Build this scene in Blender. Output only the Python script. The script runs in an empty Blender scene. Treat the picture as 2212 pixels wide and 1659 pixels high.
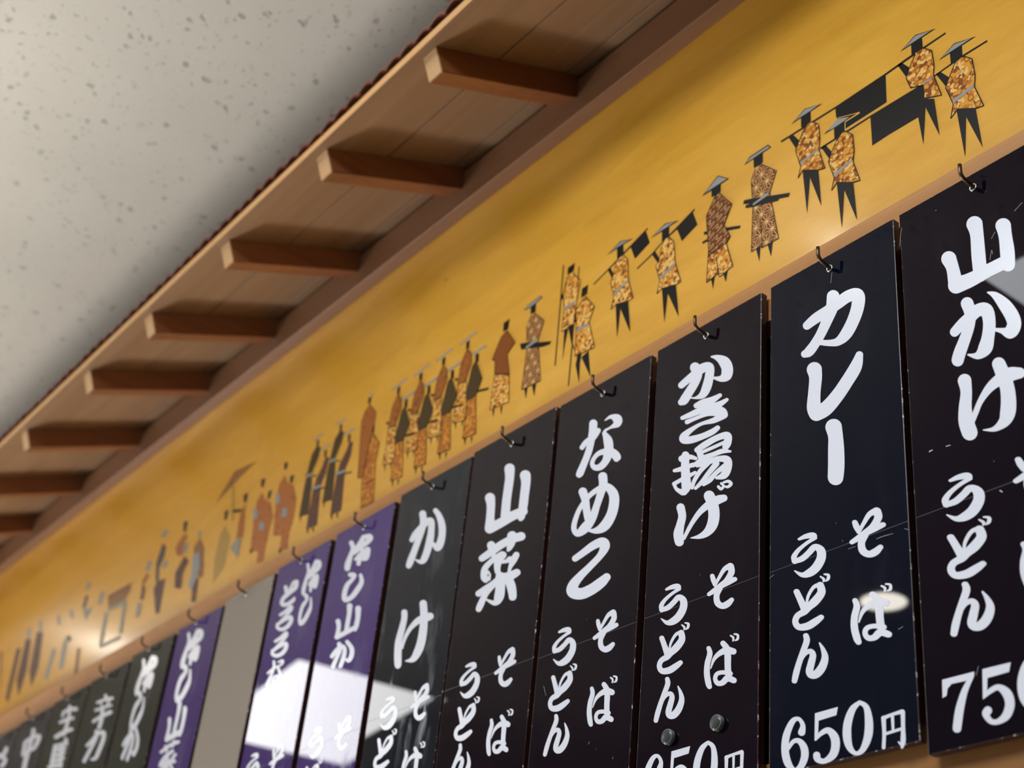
# Lacquered menu boards on a wall under a small tiled eave, with an inlaid-wood mural above them.
import bpy, bmesh, math, random, json
from mathutils import Vector, Matrix, geometry
random.seed(7)
SC = bpy.context.scene
COL = SC.collection
EYE = 1.5                       # height of the eye; all local heights below are measured from it

# ------------------------------------------------------------------ camera
cd = bpy.data.cameras.new('camera'); cam = bpy.data.objects.new('camera', cd); COL.objects.link(cam)
cd.sensor_width = 36.0; cd.lens = 50.94
right = Vector((0.603249, 0.791798, 0.095636)); down = Vector((-0.365159, 0.380810, -0.849496)); fwd = Vector((-0.709048, 0.477535, 0.518856))
m = Matrix.Identity(4)
for i in range(3):
    m[i][0] = right[i]; m[i][1] = -down[i]; m[i][2] = -fwd[i]
m[0][3], m[1][3], m[2][3] = 0.0, -0.8, EYE
cam.matrix_world = m
cd.clip_start = 0.02
cd.dof.use_dof = True; cd.dof.focus_distance = 1.20; cd.dof.aperture_fstop = 6.4
SC.camera = cam

# ------------------------------------------------------------------ world, lamps, exposure
w = bpy.data.worlds.new('world'); SC.world = w; w.use_nodes = True
bg = w.node_tree.nodes['Background']; bg.inputs[0].default_value = (0.74, 0.77, 0.80, 1); bg.inputs[1].default_value = 0.13
SC.view_settings.view_transform = 'Standard'; SC.view_settings.look = 'None'
SC.view_settings.exposure = 0.13; SC.view_settings.gamma = 1.0; SC.view_settings.use_curve_mapping = False

def area(name, loc, size, power, direction=(0, 0, -1), color=(1, 1, 1), shape='RECTANGLE', turn=0):
    l = bpy.data.lights.new(name, 'AREA'); l.shape = shape; l.size = size[0]; l.size_y = size[1]
    l.energy = power; l.color = color
    o = bpy.data.objects.new(name, l); COL.objects.link(o); o.location = (loc[0], loc[1], loc[2] + EYE)
    if direction == (0, 0, -1): o.rotation_euler = (0, 0, math.radians(turn))      # size along x, then along y
    else: o.rotation_euler = Vector(direction).to_track_quat('-Z', 'Y').to_euler()
    return o
area('ceiling_panel_lamp', (-3.89, -1.285, 1.385), (0.86, 0.46), 14, color=(0.98, 0.985, 0.98), turn=9)
area('ceiling_panel_lamp', (-0.60, -1.27, 1.385), (1.00, 0.86), 29, color=(0.93, 0.965, 1.0))
area('downlight_lamp', (-1.20, -0.600, 1.385), (0.03, 0.03), 0.8, color=(1, 0.93, 0.82), shape='DISK')
area('downlight_lamp', (-2.03, -1.70, 1.385), (0.105, 0.105), 0.95, color=(1, 0.93, 0.82), shape='DISK')
area('downlight_lamp', (-3.85, -0.55, 1.385), (0.17, 0.17), 1.7, color=(1, 0.93, 0.82), shape='DISK')
area('low_bounce_fill', (-5.0, -0.90, -1.25), (0.8, 0.8), 240, direction=(1.0, 0.0, -0.5), color=(1, 0.98, 0.95))  # unseen light added as floor-bounce fill for soffit and ceiling, no real showcase
area('ceiling_fill_light', (-2.4, -0.72, 0.90), (2.9, 0.4), 8, direction=(0.0, -0.05, 1), color=(1, 0.99, 0.98))  # upward fill added only to brighten the ceiling, not a real fixture

# ------------------------------------------------------------------ materials
def new_mat(name, base=(0.5, 0.5, 0.5), rough=0.5, metal=0.0, spec=0.5):
    mt = bpy.data.materials.new(name); mt.use_nodes = True
    b = mt.node_tree.nodes['Principled BSDF']
    b.inputs['Base Color'].default_value = (*base, 1); b.inputs['Roughness'].default_value = rough
    b.inputs['Metallic'].default_value = metal; b.inputs['Specular IOR Level'].default_value = spec
    return mt, b, mt.node_tree.nodes, mt.node_tree.links
def srgb(r, g, b):
    f = lambda c: (c / 255 / 12.92) if c <= 10 else ((c / 255 + 0.055) / 1.055) ** 2.4
    return (f(r), f(g), f(b))
def coords(N, L, scale=(1, 1, 1), rot=(0, 0, 0), kind='Object'):
    tc = N.new('ShaderNodeTexCoord'); mp = N.new('ShaderNodeMapping')
    mp.inputs['Scale'].default_value = scale; mp.inputs['Rotation'].default_value = rot
    L.new(tc.outputs[kind], mp.inputs['Vector']); return mp.outputs['Vector']
def noise(N, L, vec, scale, detail=4, rough=0.55, dist=0.0):
    n = N.new('ShaderNodeTexNoise'); n.inputs['Scale'].default_value = scale; n.inputs['Detail'].default_value = detail
    n.inputs['Roughness'].default_value = rough; n.inputs['Distortion'].default_value = dist
    L.new(vec, n.inputs['Vector']); return n.outputs['Fac']
def ramp(N, L, fac, stops):
    r = N.new('ShaderNodeValToRGB'); e = r.color_ramp.elements
    while len(e) < len(stops): e.new(0.5)
    for k, (p, c) in enumerate(stops): e[k].position = p; e[k].color = (*c, 1) if len(c) == 3 else c
    L.new(fac, r.inputs['Fac']); return r.outputs['Color']
def mix(N, L, fac, a, b, mode='MIX'):
    x = N.new('ShaderNodeMix'); x.data_type = 'RGBA'; x.blend_type = mode
    for s, v in ((0, fac), (6, a), (7, b)):
        if hasattr(v, 'links') or hasattr(v, 'is_linked'): L.new(v, x.inputs[s])
        elif s == 0: x.inputs[s].default_value = v
        else: x.inputs[s].default_value = (*v, 1)
    return x.outputs[2]
def bump(N, L, b, h, strength=0.2, dist=0.001):
    bp = N.new('ShaderNodeBump'); bp.inputs['Strength'].default_value = strength; bp.inputs['Distance'].default_value = dist
    L.new(h, bp.inputs['Height']); L.new(bp.outputs['Normal'], b.inputs['Normal'])

def wood(name, c1, c2, along=0, fine=90, rough=0.5, wav=0.35, spec=0.4, ribs=False):
    """Long-grained wood; ALONG is the grain axis (0 x, 1 y, 2 z)."""
    mt, b, N, L = new_mat(name, c1, rough, spec=spec)
    sc = [1.0, 1.0, 1.0]; sc[along] = 0.045
    oi = N.new('ShaderNodeObjectInfo'); ad = N.new('ShaderNodeVectorMath'); ad.operation = 'ADD'
    cm = N.new('ShaderNodeCombineXYZ'); mu = N.new('ShaderNodeMath'); mu.operation = 'MULTIPLY'; mu.inputs[1].default_value = 37.0
    L.new(oi.outputs['Random'], mu.inputs[0])
    for i in range(3): L.new(mu.outputs[0], cm.inputs[i])
    tc = N.new('ShaderNodeTexCoord'); L.new(tc.outputs['Object'], ad.inputs[0]); L.new(cm.outputs[0], ad.inputs[1])
    mp = N.new('ShaderNodeMapping'); mp.inputs['Scale'].default_value = sc; L.new(ad.outputs[0], mp.inputs['Vector'])
    v = mp.outputs['Vector']
    big = noise(N, L, v, 14, 3, 0.5, wav * 3); fin = noise(N, L, v, fine * 6, 5, 0.7)
    cmx = mix(N, L, 0.42, big, fin)
    col = ramp(N, L, cmx, [(0.30, c2), (0.50, tuple((p + q) / 2 for p, q in zip(c1, c2))), (0.68, c1)])
    L.new(col, b.inputs['Base Color']); bump(N, L, b, fin, 0.12, 0.0006)
    if ribs:                                  # fine sawn ribs along the grain
        wv = N.new('ShaderNodeTexWave'); wv.bands_direction = 'Z'; wv.inputs['Scale'].default_value = 150; wv.inputs['Distortion'].default_value = 0.6
        t2 = N.new('ShaderNodeTexCoord'); L.new(t2.outputs['Object'], wv.inputs['Vector'])
        bp = N.new('ShaderNodeBump'); bp.inputs['Strength'].default_value = 0.5; bp.inputs['Distance'].default_value = 0.0005
        L.new(wv.outputs['Fac'], bp.inputs['Height']); L.new(bp.outputs['Normal'], b.inputs['Normal'])
        L.new(mix(N, L, 0.22, col, mix(N, L, wv.outputs['Fac'], c2, c1)), b.inputs['Base Color'])
    return mt

M = {}
M['rail'] = wood('rail_wood', srgb(206, 150, 92), srgb(174, 118, 66), 0, 70, 0.5, ribs=True)
M['plank'] = wood('lower_plank_wood', srgb(172, 122, 62), srgb(118, 76, 34), 0, 14, 0.45, 0.6)
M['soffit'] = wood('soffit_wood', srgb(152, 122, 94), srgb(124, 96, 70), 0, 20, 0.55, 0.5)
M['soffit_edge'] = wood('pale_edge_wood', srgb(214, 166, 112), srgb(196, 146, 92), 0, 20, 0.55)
M['rafter'] = wood('rafter_wood', srgb(142, 90, 52), srgb(106, 62, 38), 1, 30, 0.5)
M['end_grain'] = new_mat('end_grain', srgb(182, 146, 102), 0.6)[0]
M['ledger'] = wood('ledger_wood', srgb(136, 98, 68), srgb(112, 76, 50), 0, 30, 0.5)
M['back'] = new_mat('dark_backboard', (0.012, 0.008, 0.006), 0.6)[0]
M['tile'] = new_mat('red_brown_tile', srgb(104, 58, 40), 0.45)[0]
M['steel'] = new_mat('steel', (0.62, 0.62, 0.60), 0.22, 1.0)[0]
M['wire'] = new_mat('bronze_wire', srgb(96, 78, 58), 0.38, 0.8)[0]
M['floor'] = new_mat('floor_tile', srgb(150, 140, 126), 0.5)[0]

def mural_material():
    mt, b, N, L = new_mat('varnished_gold_panel', srgb(230, 176, 74), 0.3, spec=0.3)
    v = coords(N, L, (0.5, 1, 2.4)); a = noise(N, L, v, 7, 4, 0.55, 1.2); f = noise(N, L, v, 60, 4, 0.6, 0.6)
    col = ramp(N, L, mix(N, L, 0.3, a, f), [(0.30, srgb(212, 155, 50)), (0.55, srgb(224, 169, 60)), (0.75, srgb(232, 181, 74))])
    vs = coords(N, L, (1, 1, 1.7)); sp = noise(N, L, vs, 26, 2, 0.4)
    spots = ramp(N, L, sp, [(0.735, (0, 0, 0)), (0.80, (1, 1, 1))])
    L.new(mix(N, L, mix(N, L, 0.35, (0, 0, 0), spots), col, srgb(150, 96, 36)), b.inputs['Base Color'])
    b.inputs['Roughness'].default_value = 0.34; b.inputs['Coat Weight'].default_value = 0.22; b.inputs['Coat Roughness'].default_value = 0.16
    g = noise(N, L, coords(N, L), 900, 2); bump(N, L, b, g, 0.08, 0.0004)
    return mt
M['mural'] = mural_material()

def ceiling_material():
    mt, b, N, L = new_mat('pitted_acoustic_board', srgb(174, 171, 164), 0.9, spec=0.1)
    v = coords(N, L)
    def pits(scale, lo, hi):
        vo = N.new('ShaderNodeTexVoronoi'); vo.inputs['Scale'].default_value = scale; vo.inputs['Randomness'].default_value = 1
        nz = N.new('ShaderNodeTexNoise'); nz.inputs['Scale'].default_value = scale * 1.4
        L.new(v, nz.inputs['Vector']); mp = mix(N, L, 0.018, v, nz.outputs['Color']); L.new(mp, vo.inputs['Vector'])
        rn = N.new('ShaderNodeMath'); rn.operation = 'MULTIPLY_ADD'; rn.inputs[1].default_value = 0.22; rn.inputs[2].default_value = 0.0
        L.new(vo.outputs['Color'], rn.inputs[0])
        sb = N.new('ShaderNodeMath'); sb.operation = 'ADD'; L.new(vo.outputs['Distance'], sb.inputs[0]); L.new(rn.outputs[0], sb.inputs[1])
        return ramp(N, L, sb.outputs[0], [(lo, (0, 0, 0)), (hi, (1, 1, 1))])
    p = mix(N, L, 1.0, pits(42, 0.19, 0.32), pits(84, 0.15, 0.30), 'MULTIPLY')
    soft = noise(N, L, v, 1.6, 2)
    base = ramp(N, L, soft, [(0.35, srgb(172, 168, 159)), (0.65, srgb(182, 178, 169))])
    L.new(mix(N, L, p, srgb(150, 147, 139), base), b.inputs['Base Color']); bump(N, L, b, p, 0.6, 0.002)
    return mt
M['ceiling'] = ceiling_material()

def lacquer(name, col, dust=0.12, dustcol=(0.20, 0.21, 0.22), low=0.0):
    """Glossy film with fine wear; LOW > 0 smears more dust on the lower half."""
    mt, b, N, L = new_mat(name, col, 0.06, spec=0.2)
    v = coords(N, L, (1, 1, 0.22), (0, 0.25, 0)); a = noise(N, L, v, 38, 5, 0.65, 0.8)
    st = ramp(N, L, a, [(0.50, (0, 0, 0)), (0.78, (1, 1, 1))])
    v2 = coords(N, L, (1, 1, 1)); a2 = noise(N, L, v2, 9, 3, 0.5); blot = ramp(N, L, a2, [(0.40, (0, 0, 0)), (0.66, (1, 1, 1))])
    fac = mix(N, L, 1.0, st, blot, 'MULTIPLY')
    if low:
        sep = N.new('ShaderNodeSeparateXYZ'); L.new(v2, sep.inputs[0])
        mr = N.new('ShaderNodeMapRange'); mr.inputs['From Min'].default_value = -0.06; mr.inputs['From Max'].default_value = -0.26
        mr.inputs['To Min'].default_value = 0.25; mr.inputs['To Max'].default_value = 2.0; L.new(sep.outputs['Z'], mr.inputs['Value'])
        ml = N.new('ShaderNodeMath'); ml.operation = 'MULTIPLY'; L.new(fac, ml.inputs[0]); L.new(mr.outputs[0], ml.inputs[1]); fac = ml.outputs[0]
    sc = N.new('ShaderNodeMath'); sc.operation = 'MULTIPLY'; sc.use_clamp = True; sc.inputs[1].default_value = dust
    L.new(fac, sc.inputs[0])
    # sparse specks and hair-line scratches
    vo = N.new('ShaderNodeTexVoronoi'); vo.inputs['Scale'].default_value = 70; L.new(v2, vo.inputs['Vector'])
    sp = ramp(N, L, vo.outputs['Distance'], [(0.028, (1, 1, 1)), (0.045, (0, 0, 0))])
    gate = ramp(N, L, noise(N, L, v2, 30, 2), [(0.60, (0, 0, 0)), (0.66, (1, 1, 1))])
    speck = mix(N, L, 1.0, sp, gate, 'MULTIPLY')
    c1 = mix(N, L, sc.outputs[0], col, dustcol)
    sk = N.new('ShaderNodeMath'); sk.operation = 'MULTIPLY'; sk.inputs[1].default_value = 0.5; L.new(speck, sk.inputs[0])
    L.new(mix(N, L, sk.outputs[0], c1, (0.45, 0.45, 0.46)), b.inputs['Base Color'])
    rr = N.new('ShaderNodeMapRange'); rr.inputs['To Min'].default_value = 0.018; rr.inputs['To Max'].default_value = 0.30
    L.new(sc.outputs[0], rr.inputs['Value']); L.new(rr.outputs[0], b.inputs['Roughness'])
    wv = noise(N, L, v2, 11, 2); bump(N, L, b, wv, 0.004, 0.0015)
    return mt
M['black'] = lacquer('black_lacquer', srgb(11, 3, 17), 0.035)
M['navy'] = lacquer('navy_lacquer', srgb(2, 8, 26), 0.045)
M['char'] = lacquer('charcoal_lacquer', srgb(16, 22, 33), 0.7, (0.22, 0.24, 0.265), low=1)
M['purple'] = lacquer('purple_lacquer', srgb(68, 48, 112), 0.34, (0.30, 0.30, 0.45), low=1)
M['green'] = lacquer('green_grey_lacquer', srgb(40, 46, 43), 0.3, (0.24, 0.27, 0.26))
M['slate'] = lacquer('slate_lacquer', srgb(44, 48, 58), 0.3, (0.24, 0.26, 0.28))
M['taupe'] = new_mat('taupe_board_back', srgb(150, 140, 129), 0.7, spec=0.2)[0]
M['core'] = new_mat('dark_red_core', srgb(46, 22, 20), 0.35)[0]
M['letter'] = new_mat('white_vinyl', srgb(222, 226, 238), 0.22, spec=0.5)[0]
M['scratch'] = new_mat('scratch_white', srgb(190, 192, 196), 0.5)[0]
M['seam'] = new_mat('seam_light', (0.09, 0.09, 0.10), 0.3)[0]
def wear():
    mt, b, N, L = new_mat('worn_edge', (0.03, 0.02, 0.02), 0.35)
    n = noise(N, L, coords(N, L), 160, 4, 0.7)
    L.new(ramp(N, L, n, [(0.55, srgb(40, 28, 30)), (0.60, srgb(120, 110, 108)), (0.66, srgb(235, 235, 235))]), b.inputs['Base Color'])
    return mt
M['wear'] = wear()
M['magnet_rim'] = new_mat('glass_rim', srgb(112, 120, 116), 0.12)[0]
M['magnet'] = new_mat('dark_magnet_face', srgb(60, 62, 62), 0.25)[0]
for key, c in dict(K=(15, 16, 15), G=(150, 150, 148), Y=(226, 176, 86), K2=(84, 76, 68), G2=(150, 146, 132), Y2=(178, 142, 72),
                   gold=(216, 150, 52), amber=(192, 118, 34), cream=(236, 190, 106), umber=(134, 72, 26), brown=(106, 52, 18), dbrown=(98, 50, 20),
                   line=(232, 190, 122), ink=(56, 36, 16), cedar=(140, 78, 32), robe=(166, 98, 40), robe2=(176, 106, 50), robe3=(150, 104, 56),
                   dusk=(92, 62, 50), night=(60, 46, 26), nightline=(112, 88, 48)).items():
    M[key] = new_mat('inlay_' + key.lower(), srgb(*c), 0.45, spec=0.2)[0]

# ------------------------------------------------------------------ helpers
def link(name, me, mats, parent=None, loc=None, rot=None):
    o = bpy.data.objects.new(name, me); COL.objects.link(o)
    for mm in (mats if isinstance(mats, (list, tuple)) else [mats]): me.materials.append(mm)
    if parent: o.parent = parent
    if loc: o.location = loc
    if rot: o.rotation_euler = rot
    return o
def tag(o, label=None, cat=None, group=None, kind=None):
    for k, v in (('label', label), ('category', cat), ('group', group), ('kind', kind)):
        if v: o[k] = v
    return o
def empty(name, loc, label=None, cat=None, group=None):
    o = bpy.data.objects.new(name, None); COL.objects.link(o); o.location = loc; o.empty_display_size = 0.05
    return tag(o, label, cat, group)
def box_mesh(x0, x1, y0, y1, z0, z1, bevel=0.0, seg=2):
    bm = bmesh.new(); bmesh.ops.create_cube(bm, size=1)
    for v in bm.verts:
        v.co = (x0 + (v.co.x + .5) * (x1 - x0), y0 + (v.co.y + .5) * (y1 - y0), z0 + (v.co.z + .5) * (z1 - z0))
    if bevel: bmesh.ops.bevel(bm, geom=bm.edges[:], offset=bevel, segments=seg, affect='EDGES', profile=0.5)
    me = bpy.data.meshes.new('mesh'); bm.to_mesh(me); bm.free(); return me
def tube(name, pts, r, mat, parent=None, n=12):
    bm = bmesh.new(); rings = []
    P = [Vector(p) for p in pts]
    for i, p in enumerate(P):
        t = ((P[min(i + 1, len(P) - 1)] - P[max(i - 1, 0)]).normalized())
        a = t.cross(Vector((1, 0, 0))).normalized(); b = t.cross(a).normalized()
        rings.append([bm.verts.new(p + (a * math.cos(q) + b * math.sin(q)) * r) for q in (2 * math.pi * k / n for k in range(n))])
    for i in range(len(rings) - 1):
        for k in range(n):
            f = bm.faces.new((rings[i][k], rings[i][(k + 1) % n], rings[i + 1][(k + 1) % n], rings[i + 1][k])); f.smooth = True
    bm.faces.new(rings[0]); bm.faces.new(rings[-1])
    bmesh.ops.recalc_face_normals(bm, faces=bm.faces)
    me = bpy.data.meshes.new(name); bm.to_mesh(me); bm.free(); return link(name, me, mat, parent)

# ------------------------------------------------------------------ lettering and inlay outlines, in tenths of a millimetre on their own surface
BOARD = {"yam":[-611,777.6],"cur":[-757.5,777.5],"kak":[-909.2,778.3],"nam":[-1061,778.2],"san":[-1217,781],"kake":[-1367,779],"p1":[-1515.5,774.5],"p2":[-1666,772.5],"gr":[-1817,769],"p3":[-1968,763],"dA":[-2132,761.5],"dB":[-2293,756],"dC":[-2453,754],"dD":[-2612,751],"dE":[-2770,748],"dF":[-2930,745]}
GL = {
 "yam": {
  "yama": {"m":[0.408,-0.037,-0.216,-0.422],"s":[[459,-696,358,488,-805,298,505,-969,345],[504,-976,358,635,-991,315,790,-988,282,949,-989,282],[719,-496,371,732,-608,305,730,-793,315,731,-990,305],[970,-651,338,979,-751,292,983,-899,312,977,-1022,305]],"p":[]},
  "ka": {"m":[0.399,-0.035,-0.189,-0.401],"s":[[461,-1389,219,535,-1349,245,608,-1324,265,680,-1297,285,753,-1328,305,772,-1442,278,750,-1568,278,715,-1654,305,646,-1687,166,565,-1642,46],[593,-1189,292,613,-1295,265,594,-1399,245,544,-1500,259,495,-1588,278,469,-1648,278],[783,-1181,46,844,-1240,166,914,-1358,278,965,-1479,305,978,-1567,298,936,-1615,278,873,-1572,133,816,-1534,80]],"p":[]},
  "ke": {"m":[0.386,-0.034,-0.161,-0.378],"s":[[516,-1850,318,523,-1953,265,504,-2077,298,502,-2194,348,525,-2296,358],[980,-1986,252,902,-1964,315,809,-1970,265,720,-2004,199,637,-2080,139,585,-2163,133,547,-2225,133],[819,-1836,298,848,-1948,318,871,-2075,318,869,-2190,332,852,-2272,325,815,-2326,239,735,-2351,119,642,-2323,33]],"p":[]},
  "seven": {"m":[0.371,-0.025,-0.083,-0.318],"s":[[392,-4122,101,327,-4209,146,276,-4330,192,246,-4450,192]],"p":[[151,-4091,413,-4094,411,-4120,363,-4143,225,-4137,191,-4163,179,-4210,145,-4219]]},
  "five": {"m":[0.353,-0.028,-0.078,-0.308],"s":[[476,-4287,55,522,-4257,119,589,-4243,137,649,-4295,210,668,-4371,210,635,-4441,192,568,-4470,128,512,-4455,128,479,-4401,165,497,-4381,192]],"p":[[479,-4093,701,-4098,682,-4159,513,-4162,499,-4281,465,-4299]]},
  "marks": {"m":[0.422,-0.035,-0.233,-0.438],"s":[[826,-902,10,850,-820,13,855,-860,7],[-6,-321,13,6,-217,10,25,-147,10],[1079,-572,7,1152,-532,10],[365,-161,17,376,-158,13],[857,-714,7,896,-669,10]],"p":[]},
  "nick": {"m":[0.387,-0.029,-0.13,-0.356],"s":[[426,-4124,9,451,-4064,11],[162,-2318,37,190,-2315,27],[314,-2331,27,351,-2336,23],[737,-2848,37,753,-2864,27]],"p":[]},
 },
 "cur": {
  "ka": {"m":[0.51,-0.011,-0.243,-0.468],"s":[[431,-619,193,536,-592,235,662,-581,247,788,-560,247,896,-542,265,998,-578,286,997,-691,277,942,-812,265,862,-907,253,777,-942,187,686,-916,145,570,-856,121],[733,-460,286,719,-562,277,670,-654,247,591,-773,217,515,-852,217,451,-896,223,400,-898,166]],"p":[]},
  "re": {"m":[0.498,-0.01,-0.212,-0.444],"s":[[508,-1102,350,520,-1190,295,504,-1334,283,497,-1467,320,522,-1535,344],[522,-1535,338,626,-1533,313,748,-1464,289,862,-1366,277,954,-1271,265,996,-1175,169]],"p":[]},
  "cho": {"m":[0.481,-0.011,-0.183,-0.42],"s":[[705,-1739,374,723,-1835,332,726,-1952,356,723,-2103,362,713,-2203,344]],"p":[]},
  "six": {"m":[0.46,-0.003,-0.089,-0.349],"s":[[332,-4200,167,343,-4146,111,301,-4091,95,240,-4100,135,180,-4191,167,165,-4300,175,191,-4402,175,253,-4470,119,316,-4459,143,358,-4391,167,354,-4322,167,309,-4263,127,250,-4253,103,195,-4298,87]],"p":[]},
  "five": {"m":[0.442,-0.007,-0.087,-0.343],"s":[[467,-4283,56,525,-4245,111,592,-4238,143,647,-4297,191,656,-4366,191,626,-4428,175,547,-4456,119,486,-4431,151,476,-4400,167]],"p":[[464,-4083,686,-4081,670,-4140,499,-4146,491,-4277,457,-4287]]},
  "zero": {"m":[0.422,-0.012,-0.086,-0.336],"s":[[889,-4091,95,820,-4131,159,773,-4227,191,767,-4334,191,793,-4412,143,847,-4456,95,906,-4438,135,955,-4357,183,969,-4254,183,950,-4142,135,891,-4091,95]],"p":[]},
  "yen": {"m":[0.401,-0.017,-0.081,-0.326],"s":[[1100,-4251,111,1101,-4360,91,1091,-4460,87],[1096,-4251,95,1187,-4241,79,1267,-4239,103],[1270,-4244,103,1267,-4354,95,1262,-4444,119,1250,-4490,64],[1251,-4474,71,1221,-4446,40],[1179,-4257,79,1179,-4350,64],[1107,-4367,71,1254,-4359,71]],"p":[]},
  "marks": {"m":[0.445,-0.014,-0.137,-0.378],"s":[[1097,-2866,10,1162,-2864,16,1257,-2872,10],[1361,-2866,12,1397,-2884,16],[823,-2862,8,895,-2863,8],[-3,-2863,12,49,-2847,12],[1265,-3632,8,1308,-3622,8],[767,-2769,12,772,-2784,12]],"p":[]},
  "hair": {"m":[0.518,-0.012,-0.267,-0.485],"s":[[727,-202,9,719,-255,12,710,-309,9]],"p":[]},
 },
 "nam": {
  "marks": {"m":[0.652,0.046,-0.129,-0.427],"s":[[863,-3815,8,876,-3795,11],[968,-3877,11,972,-3883,11],[137,-3117,6,184,-3221,7],[1205,-4009,6,1209,-3993,8]],"p":[]},
  "na": {"m":[0.739,0.054,-0.284,-0.548],"s":[[583,-449,190,583,-539,179,569,-636,168,543,-756,157,481,-876,157,431,-957,168,415,-973,146],[427,-668,114,480,-633,125,587,-617,152,672,-566,119],[769,-487,33,855,-482,92,956,-543,206,963,-604,168,867,-608,65,790,-610,65,764,-637,81],[776,-642,108,835,-739,201,859,-834,201,852,-915,190,816,-979,157,743,-1008,146,654,-979,125,614,-914,103,655,-858,98,746,-844,125,903,-900,179,989,-984,190,988,-1008,136]],"p":[]},
  "me": {"m":[0.723,0.054,-0.246,-0.52],"s":[[499,-1196,201,546,-1293,184,573,-1398,174,615,-1522,174,648,-1600,163],[797,-1132,201,812,-1228,190,783,-1320,168,737,-1427,157,683,-1545,179,577,-1618,217,466,-1643,141,403,-1567,130,417,-1469,119,482,-1361,108,608,-1280,114,748,-1253,130,872,-1272,168,975,-1381,212,998,-1490,217,965,-1612,217,876,-1695,217,756,-1705,141,616,-1657,38]],"p":[]},
  "ko": {"m":[0.705,0.052,-0.211,-0.494],"s":[[461,-1907,149,578,-1884,160,719,-1854,183,860,-1858,210,903,-1916,221,846,-1993,155,703,-2062,155,557,-2125,183,468,-2185,232,468,-2254,282,597,-2312,249,747,-2312,235,883,-2282,221,963,-2249,172]],"p":[]},
 },
 "kak": {
  "ka": {"m":[0.626,0.02,-0.271,-0.514],"s":[[366,-554,153,452,-530,166,541,-515,198,640,-488,211,743,-514,192,746,-613,198,712,-726,204,661,-784,160,573,-779,64,492,-745,32],[548,-436,236,586,-526,211,549,-608,192,479,-675,198,412,-736,204,372,-743,147],[769,-415,51,844,-459,134,933,-542,243,978,-634,249,967,-709,230,900,-712,141,802,-661,57]],"p":[]},
  "ki": {"m":[0.611,0.019,-0.248,-0.496],"s":[[580,-867,121,675,-877,176,791,-894,153,892,-886,96],[397,-924,96,501,-934,128,658,-945,160,813,-977,179,908,-979,128,983,-970,83],[724,-906,160,833,-1013,224,920,-1072,211,945,-1109,192],[464,-994,109,582,-1002,89,738,-1018,109,892,-1068,179],[940,-1116,166,818,-1120,128,664,-1092,83,538,-1100,109,431,-1130,166,423,-1169,160,523,-1206,166,669,-1229,141,803,-1233,134,874,-1218,109]],"p":[]},
  "age": {"m":[0.602,0.019,-0.223,-0.477],"s":[[413,-1362,160,522,-1384,115,601,-1429,83],[461,-1343,179,462,-1438,192,477,-1580,211,487,-1674,217,464,-1723,141],[319,-1451,83,428,-1469,115,574,-1480,96],[321,-1585,89,360,-1656,89,441,-1717,141],[321,-1588,96,414,-1580,96,511,-1578,96,597,-1571,77],[610,-1345,121,711,-1330,147,862,-1320,141,996,-1345,166,1004,-1417,172,981,-1453,153],[632,-1357,128,668,-1439,147,680,-1504,115],[676,-1394,83,808,-1399,83,957,-1402,83],[678,-1455,115,830,-1473,109,941,-1483,115,1041,-1524,57],[623,-1506,109,756,-1521,134,906,-1547,134,1005,-1599,179,1005,-1684,185,963,-1734,160,875,-1727,70],[757,-1533,128,664,-1581,109,591,-1651,96,565,-1714,83],[870,-1582,134,779,-1638,115,688,-1701,102,610,-1735,77],[968,-1648,128,873,-1672,102,791,-1716,115,712,-1735,77],[641,-1482,128,565,-1492,77]],"p":[]},
  "ge": {"m":[0.585,0.017,-0.199,-0.457],"s":[[900,-1821,70,934,-1856,77,966,-1841,64,936,-1802,64],[965,-1803,57,1023,-1813,77,1056,-1850,83,1015,-1865,70,966,-1837,45],[423,-1863,198,449,-1957,185,428,-2038,192,408,-2118,230,423,-2198,217],[973,-1959,160,900,-1951,198,791,-1956,172,681,-1991,134,599,-2051,109,537,-2116,96,483,-2186,83],[788,-1873,243,831,-1963,249,855,-2079,249,835,-2171,236,773,-2222,179,681,-2232,109,569,-2210,26]],"p":[]},
  "so": {"m":[0.551,0.012,-0.159,-0.422],"s":[[853,-2655,108,870,-2700,121,888,-2748,89],[891,-2749,70,939,-2693,83,998,-2636,108,1066,-2629,153],[1070,-2633,159,1081,-2691,147,1027,-2746,128,967,-2771,128,889,-2796,121,819,-2812,96],[959,-2785,96,1045,-2767,140,1124,-2764,108],[951,-2793,128,912,-2849,134,925,-2919,147,982,-2963,140,1042,-2962,147,1091,-2939,108]],"p":[]},
  "ba": {"m":[0.533,0.011,-0.129,-0.397],"s":[[833,-3296,108,849,-3347,128,824,-3424,134,820,-3511,140,841,-3598,140,854,-3629,121],[864,-3478,32,897,-3410,83,959,-3374,121,1044,-3366,159,1120,-3395,147],[1000,-3295,128,1047,-3354,147,1057,-3417,153,1059,-3493,147,1066,-3569,147],[1091,-3575,115,1007,-3545,102,939,-3542,102,918,-3578,102,947,-3622,115,1004,-3631,128,1059,-3607,147,1131,-3641,134],[1086,-3251,45,1117,-3276,57,1115,-3303,45],[1128,-3248,45,1167,-3266,57,1166,-3300,64,1138,-3306,38]],"p":[]},
  "u": {"m":[0.596,0.025,-0.166,-0.438],"s":[[280,-2614,64,354,-2613,108,426,-2629,134,446,-2656,89],[442,-2658,83,357,-2675,77,269,-2709,89,224,-2751,108,232,-2795,108],[228,-2791,108,308,-2794,121,381,-2765,121,444,-2734,128,504,-2781,159,507,-2850,166,454,-2913,172,381,-2939,159,306,-2931,102,230,-2874,32]],"p":[]},
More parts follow.
